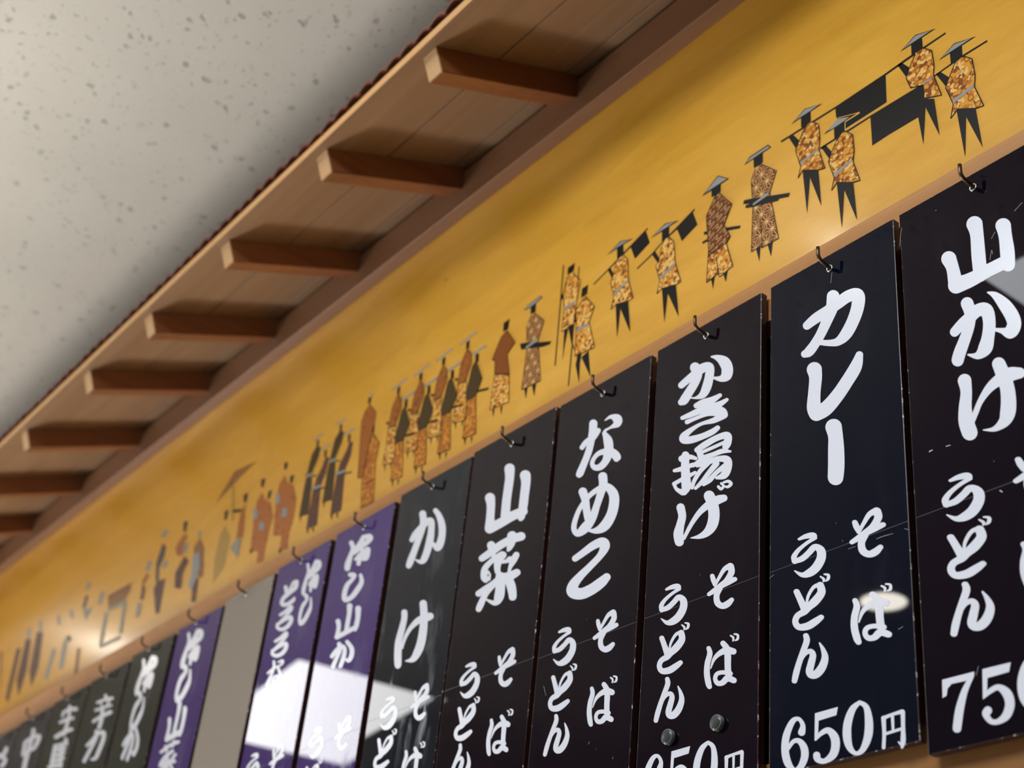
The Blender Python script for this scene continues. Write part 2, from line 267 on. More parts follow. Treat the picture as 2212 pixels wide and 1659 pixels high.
  "do": {"m":[0.582,0.023,-0.147,-0.421],"s":[[497,-3002,38,529,-3032,57,527,-3053,38],[536,-2994,38,577,-3014,64,573,-3046,64,547,-3055,38],[249,-3058,121,287,-3135,128,323,-3211,140,331,-3252,108],[350,-3204,45,368,-3132,64,425,-3072,77,486,-3069,108],[493,-3073,140,504,-3137,153,441,-3190,166,370,-3222,147,325,-3247,140,256,-3263,121,234,-3308,121,271,-3359,134,360,-3375,153,441,-3358,140,498,-3339,108]],"p":[]},
  "n": {"m":[0.573,0.023,-0.125,-0.405],"s":[[341,-3447,108,349,-3494,121,308,-3573,115,267,-3654,115,239,-3724,121,221,-3782,108],[268,-3667,51,322,-3599,77,381,-3583,108,410,-3621,121,392,-3681,134,374,-3738,140,392,-3774,147,441,-3779,159,497,-3741,153,529,-3673,128,513,-3606,89,478,-3542,38]],"p":[]},
 },
 "san": {
  "yama": {"m":[0.864,0.094,-0.296,-0.582],"s":[[425,-725,236,459,-825,198,473,-964,193,484,-1088,222,484,-1112,222],[484,-1112,222,668,-1111,205,862,-1097,205,1075,-1104,193],[738,-478,236,758,-592,203,753,-725,198,747,-871,198,754,-1058,205],[1045,-672,236,1069,-771,203,1066,-915,193,1064,-1032,193,1049,-1157,159,1041,-1180,116]],"p":[]},
  "sai": {"m":[0.845,0.093,-0.253,-0.551],"s":[[405,-1437,154,542,-1418,174,714,-1386,181,907,-1378,181,1081,-1396,198],[551,-1330,193,584,-1408,159,624,-1491,96,608,-1512,87],[920,-1340,222,918,-1423,169,891,-1472,121,876,-1489,77],[773,-1505,150,686,-1510,135,581,-1529,121,482,-1582,145,488,-1674,164,519,-1715,150],[541,-1638,96,592,-1679,48,576,-1725,96],[794,-1518,159,723,-1553,183,710,-1625,154,726,-1687,135],[1032,-1591,140,987,-1640,150,948,-1697,96,932,-1749,72],[768,-1592,72,867,-1610,96,923,-1602,121],[1074,-1799,159,975,-1805,188,821,-1797,217,669,-1809,145,534,-1820,121,416,-1846,140],[787,-1762,217,806,-1880,212,800,-1989,212,737,-2039,125,578,-1958,48],[670,-1815,145,555,-1883,135,481,-1987,150,453,-2029,135],[907,-1797,193,993,-1921,203,1041,-2045,174,1034,-2061,145]],"p":[]},
 },
 "kake": {
  "ka": {"m":[1.015,0.142,-0.325,-0.63],"s":[[394,-719,116,451,-663,135,546,-625,150,651,-581,150,754,-591,145,789,-719,145,790,-846,164,763,-977,159,715,-1066,145,649,-1074,96,532,-1010,34],[553,-433,159,593,-548,154,585,-645,145,541,-752,145,489,-877,145,430,-1000,154,407,-1049,130],[823,-481,111,919,-585,135,1005,-733,154,1033,-868,154,1011,-971,164,970,-1007,121,887,-932,96,825,-871,24]],"p":[]},
  "ke": {"m":[0.98,0.138,-0.253,-0.578],"s":[[460,-1638,143,476,-1721,139,457,-1836,147,426,-1982,156,449,-2129,169,480,-2254,160,482,-2277,126],[1007,-1831,165,904,-1827,186,775,-1823,147,656,-1864,108,581,-1927,87,538,-1999,74,516,-2076,65],[833,-1633,165,867,-1731,165,893,-1845,169,907,-1965,177,899,-2102,182,855,-2207,173,773,-2272,126,630,-2255,30]],"p":[]},
 },
 "p1": {
  "rei": {"m":[1.178,0.195,-0.367,-0.685],"s":[[426,-251,111,495,-348,106,463,-439,111,431,-545,143,432,-599,133],[740,-272,106,876,-306,111,884,-355,122,717,-393,106,541,-430,85],[719,-269,111,657,-333,111,544,-389,90],[875,-484,127,730,-492,101,605,-532,69],[880,-502,133,855,-584,143,719,-551,117,704,-620,101],[709,-415,80,786,-538,80]],"p":[]},
  "shi": {"m":[1.166,0.193,-0.337,-0.665],"s":[[533,-716,101,641,-756,111,607,-803,90,505,-847,111,470,-950,117,514,-1040,117,664,-1050,111,786,-984,122,856,-908,106,804,-801,80]],"p":[]},
  "yama": {"m":[1.145,0.189,-0.302,-0.64],"s":[[426,-1299,122,468,-1381,101,467,-1491,106,455,-1507,101],[462,-1510,111,685,-1504,106,864,-1497,101],[655,-1162,133,676,-1263,106,674,-1388,106,677,-1495,106],[877,-1255,133,905,-1372,111,900,-1479,111,885,-1525,85]],"p":[]},
  "ka": {"m":[1.133,0.187,-0.279,-0.623],"s":[[420,-1744,95,517,-1690,101,639,-1674,101,714,-1739,95,709,-1845,101,673,-1927,95],[552,-1622,106,593,-1709,95,548,-1790,95,492,-1884,101],[740,-1641,90,876,-1757,106,899,-1853,106,844,-1900,95,746,-1846,27]],"p":[]},
 },
 "p2": {
  "to": {"m":[1.361,0.258,-0.387,-0.728],"s":[[313,-362,90,366,-439,95,405,-502,80],[436,-450,48,518,-360,69,608,-369,90],[611,-378,95,599,-453,101,431,-483,106,295,-532,90,312,-606,95,457,-646,90,598,-634,85,628,-610,64]],"p":[]},
  "ro": {"m":[1.349,0.256,-0.361,-0.711],"s":[[311,-756,69,444,-746,80,578,-714,90,587,-768,74,442,-831,64,314,-882,69],[314,-882,69,456,-869,69,617,-869,95,654,-938,90,580,-991,90,435,-991,85,299,-929,80,278,-873,64]],"p":[]},
  "roro": {"m":[1.335,0.253,-0.335,-0.693],"s":[[315,-1123,69,447,-1112,80,579,-1079,90,589,-1131,74,445,-1195,64,319,-1247,69],[319,-1247,69,459,-1232,69,618,-1230,95,655,-1297,90,582,-1350,90,438,-1351,85,303,-1293,80,283,-1238,64]],"p":[]},
  "na": {"m":[1.319,0.25,-0.311,-0.676],"s":[[385,-1416,63,415,-1499,63,373,-1616,67,304,-1714,86],[274,-1546,52,400,-1518,60,509,-1510,45],[512,-1455,41,626,-1463,67,630,-1504,52,546,-1518,45],[543,-1541,63,633,-1653,71,559,-1704,67,453,-1691,48,467,-1637,45,609,-1659,67]],"p":[]},
  "nafe": {"m":[1.305,0.247,-0.284,-0.657],"s":[[416,-1803,63,400,-1997,67,336,-2096,86],[307,-1932,52,539,-1892,45],[573,-1922,63,662,-2031,71,588,-2082,67]],"p":[]},
 },
 "p3": {
  "sai": {"m":[1.626,0.362,-0.301,-0.72],"s":[[371,-1930,74,643,-1884,84,896,-1884,84],[489,-1871,74,567,-1951,64],[752,-1848,74,732,-1917,64],[768,-1989,84,571,-2033,89,464,-2110,99],[594,-2004,74,679,-2101,69],[893,-2060,74,798,-2123,69],[441,-2138,74,657,-2129,89,906,-2158,89],[668,-2115,89,716,-2283,89],[603,-2167,69,496,-2244,74],[785,-2168,74,953,-2325,74]],"p":[]},
 },
 "dB": {
  "kara": {"m":[2.085,0.523,-0.446,-0.871],"s":[[833,-416,75,911,-490,75],[537,-466,63,823,-485,67,1152,-529,75],[696,-501,48,804,-595,48],[1056,-536,56,1008,-625,56],[548,-597,63,872,-624,67,1189,-650,56],[579,-789,75,824,-769,75,1227,-770,93],[853,-648,86,911,-801,93,902,-953,86]],"p":[]},
  "ka": {"m":[2.052,0.514,-0.396,-0.837],"s":[[563,-1179,75,767,-1121,86,930,-1056,93,1149,-1086,101,1214,-1195,93,1167,-1335,93,1082,-1469,86,912,-1464,56],[829,-1001,93,873,-1128,82,758,-1271,82,604,-1435,86]],"p":[]},
 },
 "dC": {
  "nama": {"m":[2.322,0.611,-0.48,-0.922],"s":[[852,-235,75,940,-425,75,946,-603,82,919,-730,82],[610,-296,75,849,-286,78,1187,-351,93],[585,-455,75,893,-467,78,1155,-499,75],[563,-704,93,891,-688,93,1235,-705,82],[621,-283,63,613,-356,63]],"p":[]},
  "kyo": {"m":[2.282,0.6,-0.429,-0.888],"s":[[1092,-852,93,1169,-939,86],[722,-882,75,1158,-922,82],[693,-949,86,1139,-1005,86],[686,-1050,86,1152,-1079,86],[680,-1150,93,1176,-1170,93],[635,-865,82,691,-1167,93],[979,-931,93,1159,-1309,93],[619,-1226,93,1138,-1277,112]],"p":[]},
 },
 "dD": {
  "naka": {"m":[2.548,0.699,-0.487,-0.955],"s":[[856,-286,86,896,-426,93,877,-652,101,883,-881,104,917,-1039,93],[580,-472,82,612,-571,82,646,-701,75],[573,-463,82,885,-439,86,1260,-482,93,1223,-627,86,1124,-684,78],[656,-687,82,938,-679,75,1168,-662,75]],"p":[]},
 },
 "dE": {
  "so": {"m":[2.771,0.784,-0.515,-0.998],"s":[[1169,-346,86,1127,-434,93,890,-469,86],[778,-384,75,1280,-573,93,1191,-682,93]],"p":[]},
 },
}
FIG = [
 ["palanquin",[["K",[-7651,9693,-6942,9670,-6341,9675,-6084,9691,-5661,9694,-5654,9672,-6075,9659,-6335,9647,-6340,9322,-6831,9314,-6938,9542,-6943,9644,-7640,9664]]]],
 ["porter",[["K",[-6198,9678,-6148,9675,-6057,9541,-6101,9451]],["K",[-6033,9818,-5909,9812,-5908,9690,-6001,9666,-6036,9694]],["K",[-6157,9816,-5982,9900,-5757,9811,-5909,9810,-6041,9811]],["G",[-6127,9824,-5978,9887,-5806,9826,-5913,9827,-6045,9827]],["yose",[-5927,9685,-5889,9665,-5815,9583,-5802,9393,-5816,9293,-5748,9004,-5931,9091,-5929,9248,-6066,9306,-6108,9455,-6067,9543,-5990,9680]],["K",[-6023,9147,-5828,9016,-5799,8579,-5924,8989,-5971,8588,-6005,8922]],["G",[-5932,9276,-5834,9275,-5836,9250,-5930,9249]]]],
 ["palanquin",[["K",[-7146,9287,-6820,9288,-6533,9287,-5953,9270,-5502,9307,-5253,9301,-5247,9278,-5494,9283,-5929,9256,-5951,8925,-6003,8922,-6335,8929,-6525,8921,-6532,9264,-7138,9261]]]],
 ["porter",[["K",[-5791,9281,-5740,9273,-5657,9150,-5698,9069]],["K",[-5632,9416,-5503,9416,-5506,9290,-5592,9274,-5630,9294]],["K",[-5751,9416,-5579,9500,-5355,9418,-5499,9416,-5632,9416]],["G",[-5722,9426,-5577,9488,-5402,9432,-5502,9431,-5636,9431]],["yose",[-5518,9290,-5483,9273,-5413,9194,-5399,8992,-5415,8874,-5344,8612,-5420,8634,-5601,8745,-5675,8688,-5637,8828,-5702,9061,-5659,9143,-5583,9273]],["G",[-5643,8876,-5428,8908,-5424,8872,-5637,8830]],["K",[-5610,8750,-5425,8632,-5392,8190,-5524,8616,-5565,8195]]]],
 ["porter",[["K",[-7539,9663,-7478,9657,-7405,9543,-7447,9464]],["K",[-7380,9814,-7253,9813,-7250,9696,-7336,9672,-7379,9692]],["K",[-7505,9814,-7328,9902,-7097,9813,-7253,9811,-7384,9813]],["G",[-7468,9823,-7322,9890,-7150,9831,-7258,9825,-7391,9829]],["yose",[-7260,9682,-7233,9669,-7152,9583,-7140,9388,-7155,9273,-7085,8999,-7165,9027,-7362,9142,-7423,9081,-7387,9204,-7453,9448,-7408,9526,-7325,9665]],["G",[-7391,9264,-7171,9282,-7161,9264,-7386,9223]],["K",[-7362,9142,-7167,9024,-7138,8582,-7272,9006,-7313,8594]]]],
 ["porter",[["K",[-7129,9282,-7071,9272,-6997,9141,-7032,9078]],["Y",[-6915,9514,-6653,9412,-6654,9402,-6910,9498]],["Y",[-6653,9412,-6654,9396,-6824,9400,-6833,9414]],["Y",[-6833,9414,-6824,9402,-6829,9302,-6839,9303]],["Y",[-6836,9317,-6338,9318,-6338,9308,-6834,9299]],["K",[-6964,9415,-6835,9415,-6837,9297,-6922,9269,-6964,9288]],["K",[-7089,9418,-6910,9502,-6693,9418,-6836,9412,-6969,9412]],["G",[-7057,9434,-6915,9498,-6772,9430,-6845,9421,-6971,9417]],["yose",[-6859,9296,-6824,9284,-6743,9191,-6731,8997,-6748,8868,-6676,8608,-6761,8635,-6946,8745,-7011,8688,-6975,8817,-7040,9048,-7002,9136,-6922,9259]],["G",[-6980,8870,-6761,8906,-6759,8882,-6974,8827]],["K",[-6946,8745,-6756,8629,-6726,8185,-6862,8617,-6902,8194]]]],
 ["traveller",[["K",[-8712,9154,-8649,9128,-8648,9088,-8711,9114]],["K",[-8731,9037,-8639,9035,-8638,8998,-8727,9005]],["K",[-8416,9040,-8184,8942,-8194,8909,-8381,8983]],["K",[-8586,8495,-8529,8512,-8552,8357]],["K",[-8413,8463,-8352,8479,-8374,8352]],["K",[-8619,9637,-8483,9634,-8480,9543,-8505,9533,-8613,9543]],["K",[-8759,9641,-8533,9784,-8364,9642,-8494,9636,-8616,9636]],["G",[-8718,9658,-8527,9766,-8394,9658,-8506,9658,-8622,9658]],["mos",[-8383,8836,-8280,8497,-8461,8459,-8487,8513,-8646,8481,-8630,8905]],["K",[-8520,8734,-8508,8727,-8470,8499,-8481,8504]],["saya",[-8498,9535,-8312,9282,-8417,9080,-8325,8887,-8370,8829,-8617,8803,-8677,9330,-8559,9521]]]],
 ["traveller",[["K",[-8020,9687,-7889,9689,-7888,9569,-7923,9557,-8015,9569]],["K",[-8149,9688,-8077,9753,-7821,9754,-7773,9689,-7892,9685,-8020,9685]],["G",[-8120,9698,-8073,9737,-7820,9737,-7797,9702,-7905,9706,-8030,9702]],["K",[-7971,8538,-7911,8529,-7925,8361]],["K",[-7820,8508,-7750,8505,-7773,8340]],["asa",[-7917,9562,-7704,9344,-7792,9121,-7675,8502,-7892,8507,-7905,8537,-8031,8533,-8018,9074,-8046,9427,-7982,9559]],["K",[-7916,8887,-7908,8883,-7883,8513,-7893,8518]],["K",[-8141,9229,-8023,9184,-7798,9083,-7527,8965,-7544,8928,-7667,8977,-7679,8959,-8015,9075,-8120,9121,-8111,9152,-8018,9122,-8151,9189]],["G",[-8018,9113,-7809,9140,-7803,9101,-8013,9088]]]],
 ["porter",[["K",[-9744,9237,-9518,9304,-9355,9380,-9168,9440,-8869,9547,-8861,9520,-8889,9505,-8812,9303,-9041,9213,-9127,9414,-9167,9404,-9339,9367,-9503,9281,-9739,9214]],["K",[-9507,9286,-9457,9305,-9380,9165,-9407,9128]],["K",[-9366,9520,-9251,9520,-9246,9388,-9339,9373,-9359,9390]],["K",[-9547,9527,-9326,9602,-9100,9519,-9253,9519,-9368,9519]],["G",[-9510,9536,-9319,9586,-9160,9536,-9261,9535,-9376,9536]],["mos",[-9293,9388,-9245,9379,-9162,9271,-9128,8990,-9027,8691,-9102,8691,-9317,8751,-9391,8719,-9355,8875,-9434,9100,-9385,9136,-9361,9294,-9325,9365]],["G",[-9360,8916,-9144,8992,-9125,8958,-9352,8876]],["K",[-9314,8744,-9104,8689,-9038,8264,-9223,8649,-9251,8293]]]],
 ["porter",[["K",[-10490,9408,-10263,9479,-10086,9542,-9967,9585,-9608,9707,-9599,9685,-9631,9673,-9554,9473,-9787,9381,-9874,9582,-9951,9558,-10076,9511,-10240,9463,-10480,9385]],["K",[-10252,9481,-10202,9479,-10126,9337,-10151,9297]],["K",[-10111,9692,-10003,9696,-9986,9554,-10065,9542,-10097,9548]],["K",[-10281,9695,-10063,9770,-9844,9686,-10005,9692,-10114,9691]],["G",[-10240,9701,-10055,9754,-9905,9703,-10014,9707,-10123,9709]],["mos",[-10036,9545,-9993,9545,-9904,9428,-9876,9164,-9774,8858,-9850,8857,-10064,8917,-10138,8888,-10103,9044,-10181,9275,-10140,9335,-10105,9504]],["G",[-10107,9092,-9881,9150,-9872,9120,-10100,9051]],["K",[-10059,8915,-9853,8852,-9785,8428,-9976,8823,-9998,8456]]]],
 ["traveller",[["K",[-11668,9668,-11562,9670,-11554,9548,-11653,9561]],["K",[-11802,9685,-11717,9731,-11488,9746,-11439,9696,-11562,9670,-11681,9662]],["G",[-11772,9693,-11704,9722,-11486,9732,-11462,9705,-11573,9685,-11683,9673]],["K",[-11617,8513,-11552,8515,-11565,8355]],["K",[-11470,8498,-11392,8491,-11408,8324]],["asa",[-11569,9537,-11360,9332,-11439,9094,-11314,8490,-11668,8523,-11647,9079,-11704,9405,-11628,9534]],["K",[-11798,9210,-11686,9171,-11444,9065,-11183,8961,-11203,8930,-11329,8955,-11763,9115]],["G",[-11677,9111,-11461,9132,-11450,9091,-11655,9074]]]],
 ["traveller",[["K",[-11098,9987,-11078,8588,-11054,8576,-11074,9972]],["K",[-10791,9804,-10786,9176,-10768,9166,-10772,9793]],["K",[-10955,9002,-10880,8996,-10915,8803,-10935,8582]],["K",[-10880,9003,-10778,9020,-10775,8751,-10702,8588,-10787,8721]],["K",[-10993,9892,-10868,9897,-10877,9791,-10994,9791]],["mos",[-10913,9791,-10728,9576,-10772,9266,-10782,9010,-10995,9003,-10991,9300,-11039,9559,-10989,9748]],["G",[-11000,9332,-10803,9333,-10794,9292,-10989,9294]],["K",[-11082,9549,-11029,9544,-11021,9478,-11069,9472]]]],
 ["traveller",[["K",[-10808,9308,-10776,9025,-10743,9009,-10775,9292]],["K",[-10794,8713,-10795,8204,-10773,8193,-10771,8701]],["K",[-10690,9445,-10580,9444,-10587,9320,-10694,9316]],["K",[-10670,8539,-10594,8539,-10610,8408,-10596,8149,-10687,8419]],["K",[-10594,8481,-10476,8511,-10404,8145]],["mos",[-10619,9306,-10433,9075,-10506,8896,-10370,8507,-10705,8543,-10726,8834,-10763,9188]],["G",[-10731,8911,-10517,8897,-10506,8854,-10722,8873]]]],
 ["traveller",[["K",[-12205,9699,-12080,9704,-12089,9558,-12197,9566]],["K",[-12225,8484,-12180,8487,-12183,8359]],["K",[-12066,8456,-12022,8459,-12022,8324]],["mos",[-12262,8995,-11954,8860,-11897,8454,-12278,8505]],["stripe",[-12106,9545,-11906,9281,-12046,9177,-11950,8858,-12262,8995,-12287,9194,-12355,9238,-12217,9491]]]],
 ["attendant",[["K",[-14698,9803,-14338,9829,-14351,9845,-14712,9820]],["G",[-14682,9802,-14342,9829,-14369,9862,-14711,9835]],["K",[-14571,9789,-14498,9789,-14489,9669,-14554,9678]],["K",[-14602,8654,-14552,8647,-14550,8511]],["K",[-14450,8619,-14406,8614,-14407,8493]],["mos",[-14635,9206,-14438,9148,-14337,8573,-14640,8650,-14620,8935]],["rob",[-14518,9668,-14418,9555,-14383,9417,-14470,9162,-14632,9192,-14624,9403,-14607,9518]],["K",[-14716,9315,-14653,9297,-14645,9258,-14710,9286]]]],
 ["attendant",[["K",[-14168,9787,-13807,9813,-13821,9829,-14182,9804]],["G",[-14152,9786,-13812,9813,-13839,9845,-14180,9819]],["K",[-14041,9773,-13968,9773,-13958,9652,-14023,9661]],["K",[-14071,8638,-14022,8631,-14019,8495]],["K",[-13920,8603,-13875,8598,-13876,8477]],["mos",[-14104,9190,-13908,9132,-13806,8557,-14109,8634,-14089,8919]],["rob",[-13988,9652,-13888,9539,-13852,9401,-13939,9146,-14101,9176,-14094,9387,-14077,9502]],["K",[-14185,9299,-14122,9281,-14114,9241,-14179,9269]]]],
 ["attendant",[["K",[-13648,9791,-13288,9817,-13301,9833,-13662,9808]],["G",[-13632,9790,-13292,9817,-13320,9850,-13661,9823]],["K",[-13521,9777,-13448,9777,-13439,9656,-13504,9666]],["K",[-13552,8642,-13502,8635,-13500,8499]],["K",[-13401,8607,-13356,8602,-13357,8481]],["mos",[-13585,9194,-13388,9136,-13287,8561,-13590,8638,-13570,8923]],["rob",[-13468,9656,-13369,9543,-13333,9405,-13420,9150,-13582,9180,-13575,9391,-13558,9506]],["K",[-13666,9303,-13603,9285,-13595,9245,-13660,9274]]]],
 ["attendant",[["K",[-13124,9800,-12763,9826,-12777,9842,-13138,9817]],["G",[-13108,9799,-12768,9826,-12795,9858,-13136,9832]],["K",[-12997,9785,-12924,9786,-12914,9665,-12979,9674]],["K",[-13027,8651,-12978,8644,-12975,8508]],["K",[-12876,8616,-12831,8610,-12832,8489]],["mos",[-13060,9203,-12864,9145,-12762,8570,-13065,8647,-13045,8932]],["rob",[-12944,9665,-12844,9551,-12808,9414,-12895,9159,-13057,9188,-13050,9400,-13033,9514]],["K",[-13141,9312,-13078,9294,-13070,9254,-13135,9282]]]],
 ["attendant",[["K",[-14439,9511,-14079,9509,-14091,9525,-14451,9527]],["G",[-14428,9510,-14087,9514,-14114,9549,-14457,9545]],["K",[-14320,9497,-14247,9484,-14230,9349,-14302,9365]],["K",[-14332,8306,-14285,8306,-14292,8196]],["K",[-14189,8268,-14148,8271,-14158,8176]],["mos2",[-14378,8867,-14190,8846,-14085,8278,-14363,8317]],["K",[-14145,8908,-13921,8848,-13944,8823,-14169,8885]],["K",[-14472,9004,-14355,8964,-14367,8927,-14456,8991]],["dark",[-14280,9385,-14096,9053,-14170,8890,-14199,8844,-14373,8858,-14407,8938,-14365,9223,-14348,9335]]]],
 ["attendant",[["K",[-13908,9495,-13549,9493,-13561,9509,-13921,9511]],["G",[-13898,9494,-13557,9498,-13584,9532,-13926,9529]],["K",[-13790,9481,-13716,9468,-13699,9333,-13771,9349]],["K",[-13802,8289,-13755,8290,-13762,8180]],["K",[-13658,8252,-13618,8255,-13628,8160]],["mos2",[-13848,8851,-13660,8830,-13554,8261,-13832,8301]],["K",[-13615,8891,-13390,8832,-13413,8807,-13639,8869]],["K",[-13942,8988,-13824,8948,-13836,8911,-13925,8975]],["dark",[-13750,9369,-13566,9037,-13640,8874,-13669,8828,-13842,8842,-13877,8922,-13835,9207,-13818,9319]]]],
 ["attendant",[["K",[-13389,9499,-13029,9497,-13041,9513,-13401,9515]],["G",[-13379,9498,-13037,9502,-13064,9536,-13407,9533]],["K",[-13270,9485,-13197,9472,-13180,9337,-13252,9353]],["K",[-13282,8293,-13235,8294,-13242,8184]],["K",[-13139,8256,-13098,8259,-13108,8164]],["mos2",[-13328,8855,-13140,8834,-13035,8266,-13313,8305]],["K",[-13095,8895,-12871,8836,-12894,8811,-13119,8873]],["K",[-13422,8992,-13305,8952,-13317,8915,-13406,8979]],["dark",[-13230,9373,-13046,9041,-13120,8878,-13149,8832,-13323,8846,-13357,8926,-13315,9211,-13298,9323]]]],
 ["attendant",[["K",[-12864,9508,-12505,9506,-12517,9522,-12877,9524]],["G",[-12854,9507,-12513,9510,-12540,9545,-12882,9542]],["K",[-12746,9493,-12672,9480,-12655,9346,-12727,9362]],["K",[-12758,8302,-12711,8303,-12718,8193]],["K",[-12614,8265,-12574,8268,-12584,8172]],["mos2",[-12804,8864,-12616,8843,-12510,8274,-12788,8314]],["K",[-12571,8904,-12346,8845,-12369,8820,-12595,8882]],["K",[-12898,9001,-12780,8961,-12792,8924,-12881,8988]],["dark",[-12706,9382,-12522,9050,-12595,8886,-12625,8840,-12798,8855,-12833,8934,-12791,9219,-12774,9331]]]],
 ["traveller",[["K",[-15344,9957,-15247,9931,-15261,9827,-15309,9832]],["G",[-15309,10002,-15222,9987,-15231,9932,-15279,9938]],["rob",[-15256,9810,-15048,9602,-15039,9483,-15094,9136,-15090,8629,-15254,8681,-15416,9620,-15360,9758]]]],
 ["traveller",[["K",[-15089,9410,-15023,9398,-15015,9281,-15064,9294]],["G",[-15100,9450,-15029,9443,-15026,9392,-15082,9412]],["mos2",[-15028,9273,-14807,9039,-14833,8760,-14710,8139,-15025,8154,-15126,8635,-15094,9136]],["K",[-15078,8517,-14779,8491,-14791,8505,-15090,8531]]]],
 ["traveller",[["K",[-16689,9810,-16619,9803,-16593,9658,-16654,9682]],["G",[-16791,9842,-16507,9837,-16536,9866,-16820,9872]],["dark",[-16652,9687,-16522,9630,-16531,9473,-16646,9266,-16582,9059,-16521,8574,-16780,8626,-16796,9098,-16776,9394,-16748,9597]],["K",[-16866,9322,-16482,9165,-16488,9147,-16862,9307]],["G",[-16770,9234,-16594,9208,-16634,9260,-16811,9286]],["K",[-16760,8619,-16713,8609,-16706,8499]]]],
 ["traveller",[["K",[-16381,9528,-16309,9519,-16290,9380,-16351,9404]],["G",[-16529,9570,-16205,9555,-16231,9584,-16555,9598]],["robd",[-16307,9386,-16199,9351,-16197,9123,-16287,8950,-16188,8298,-16486,8324,-16512,8546,-16506,8953,-16469,9121,-16357,9262]],["K",[-16519,8936,-16075,8825,-16087,8847,-16533,8959]],["G",[-16535,8944,-16260,8902,-16300,8955,-16576,8998]],["K",[-16469,8324,-16415,8319,-16412,8224]],["K",[-16316,8298,-16260,8291,-16260,8204]]]],
 ["traveller",[["K",[-16055,9813,-15985,9805,-15959,9660,-16020,9684]],["G",[-16157,9844,-15873,9839,-15901,9869,-16185,9874]],["dark",[-16018,9690,-15888,9632,-15897,9475,-16012,9268,-15948,9061,-15887,8577,-16146,8628,-16162,9100,-16142,9396,-16114,9600]],["K",[-16232,9324,-15848,9167,-15854,9150,-16227,9309]],["G",[-16136,9236,-15960,9210,-16000,9262,-16177,9289]],["K",[-16126,8621,-16079,8611,-16072,8501]]]],
 ["traveller",[["K",[-15747,9530,-15674,9521,-15655,9382,-15717,9406]],["G",[-15895,9572,-15571,9557,-15597,9586,-15921,9601]],["robd",[-15673,9389,-15564,9353,-15563,9125,-15652,8952,-15554,8300,-15852,8326,-15878,8548,-15872,8955,-15835,9123,-15723,9264]],["K",[-15885,8938,-15441,8828,-15453,8850,-15899,8961]],["G",[-15901,8946,-15626,8904,-15666,8957,-15942,9000]],["K",[-15835,8326,-15781,8321,-15778,8226]],["K",[-15682,8300,-15626,8293,-15626,8207]]]],
 ["robed_pair",[["K",[-17621,9790,-17497,9758,-17503,9634,-17589,9666]],["K",[-17329,9460,-17201,9440,-17215,9309,-17299,9339]],["rob2",[-17523,9551,-17355,9359,-17157,9248,-16982,8984,-16942,8667,-16999,8425,-16959,8181,-17208,8246,-17231,8474,-17507,8563,-17639,9117,-17651,9424]],["G",[-17694,9302,-17642,9126,-17499,9074,-17550,9249]],["G",[-17372,8963,-17353,8810,-17184,8743,-17203,8895]],["K",[-17236,8255,-17128,8221,-17168,8170]]]],
 ["robed_pair",[["K",[-18317,9761,-18178,9739,-18184,9585,-18275,9617]],["K",[-17974,9441,-17854,9426,-17876,9281,-17964,9312]],["rob2",[-18192,9503,-18032,9321,-17823,9208,-17638,8913,-17676,8617,-17675,8353,-17668,8207,-17883,8246,-17908,8438,-18189,8539,-18291,9091,-18310,9404]],["G",[-18380,9282,-18319,9101,-18157,9044,-18216,9223]],["G",[-18069,8965,-18032,8823,-17855,8760,-17891,8900]],["K",[-18207,8552,-18064,8514,-18150,8474]]]],
 ["parasol_bearer",[["rob3",[-19892,9891,-19409,10304,-18620,10198,-19229,10074,-19402,10017]],["Y2",[-19370,10021,-19109,9335,-19025,9306,-19283,9990]],["K",[-18836,9686,-18707,9670,-18696,9509,-18790,9541]],["rob2",[-18721,9503,-18613,9170,-18544,8869,-18783,8932,-18826,9297]],["G2",[-18752,8922,-18598,8873,-18565,8534,-18920,8809]],["K",[-19113,9472,-18771,9371,-18800,9423,-19143,9525]]]],
 ["traveller",[["K",[-19437,9603,-19304,9587,-19300,9412,-19398,9445]],["Y2",[-19305,9328,-19008,9018,-18990,8527,-19285,8327,-19440,8803,-19429,9225]]]],
 ["robed_pair",[["K",[-21059,9961,-20884,9918,-20863,9714,-20973,9749]],["rob2",[-20919,9702,-20721,9578,-20826,9476,-20779,9253,-21050,9366,-21157,9520]],["G2",[-20816,9488,-20645,9449,-20634,9267,-20777,9312]],["robd",[-20672,9220,-20447,9063,-20578,8899,-20494,8601,-20782,8698,-20898,8994]],["G",[-20321,9112,-20093,9128,-19906,8784,-20025,8480,-20227,8538,-20205,8802]]]],
 ["robed_pair",[["G2",[-20345,9545,-20196,9512,-20167,9385,-20288,9424]],["rob3",[-20201,9396,-19945,9154,-19715,8586,-19874,8591,-20040,8824,-20254,9033,-20374,9289]],["robd",[-20134,8681,-19874,8591,-19805,8195,-19962,8226]]]],
 ["traveller",[["G2",[-21794,9898,-21636,9972,-21820,10079,-21979,10005]],["K2",[-21790,9796,-21589,9686,-21555,9492,-21654,9310,-21545,9037,-21697,9081,-21864,9464]],["G2",[-21559,9311,-21443,9397,-21295,9291,-21447,9217]],["robd",[-21621,9059,-21274,9002,-21243,8816,-21173,8375,-21346,8408,-21690,8944]]]],
 ["traveller",[["G2",[-22097,9369,-22056,9542,-22259,9628,-22300,9454]],["rob2",[-22179,9375,-22022,9267,-22200,9167,-22318,9262]],["robd",[-22259,9215,-22074,9054,-22027,8846,-22183,8889]],["G2",[-22261,8851,-22057,8779,-22031,8549,-22205,8566]]]],
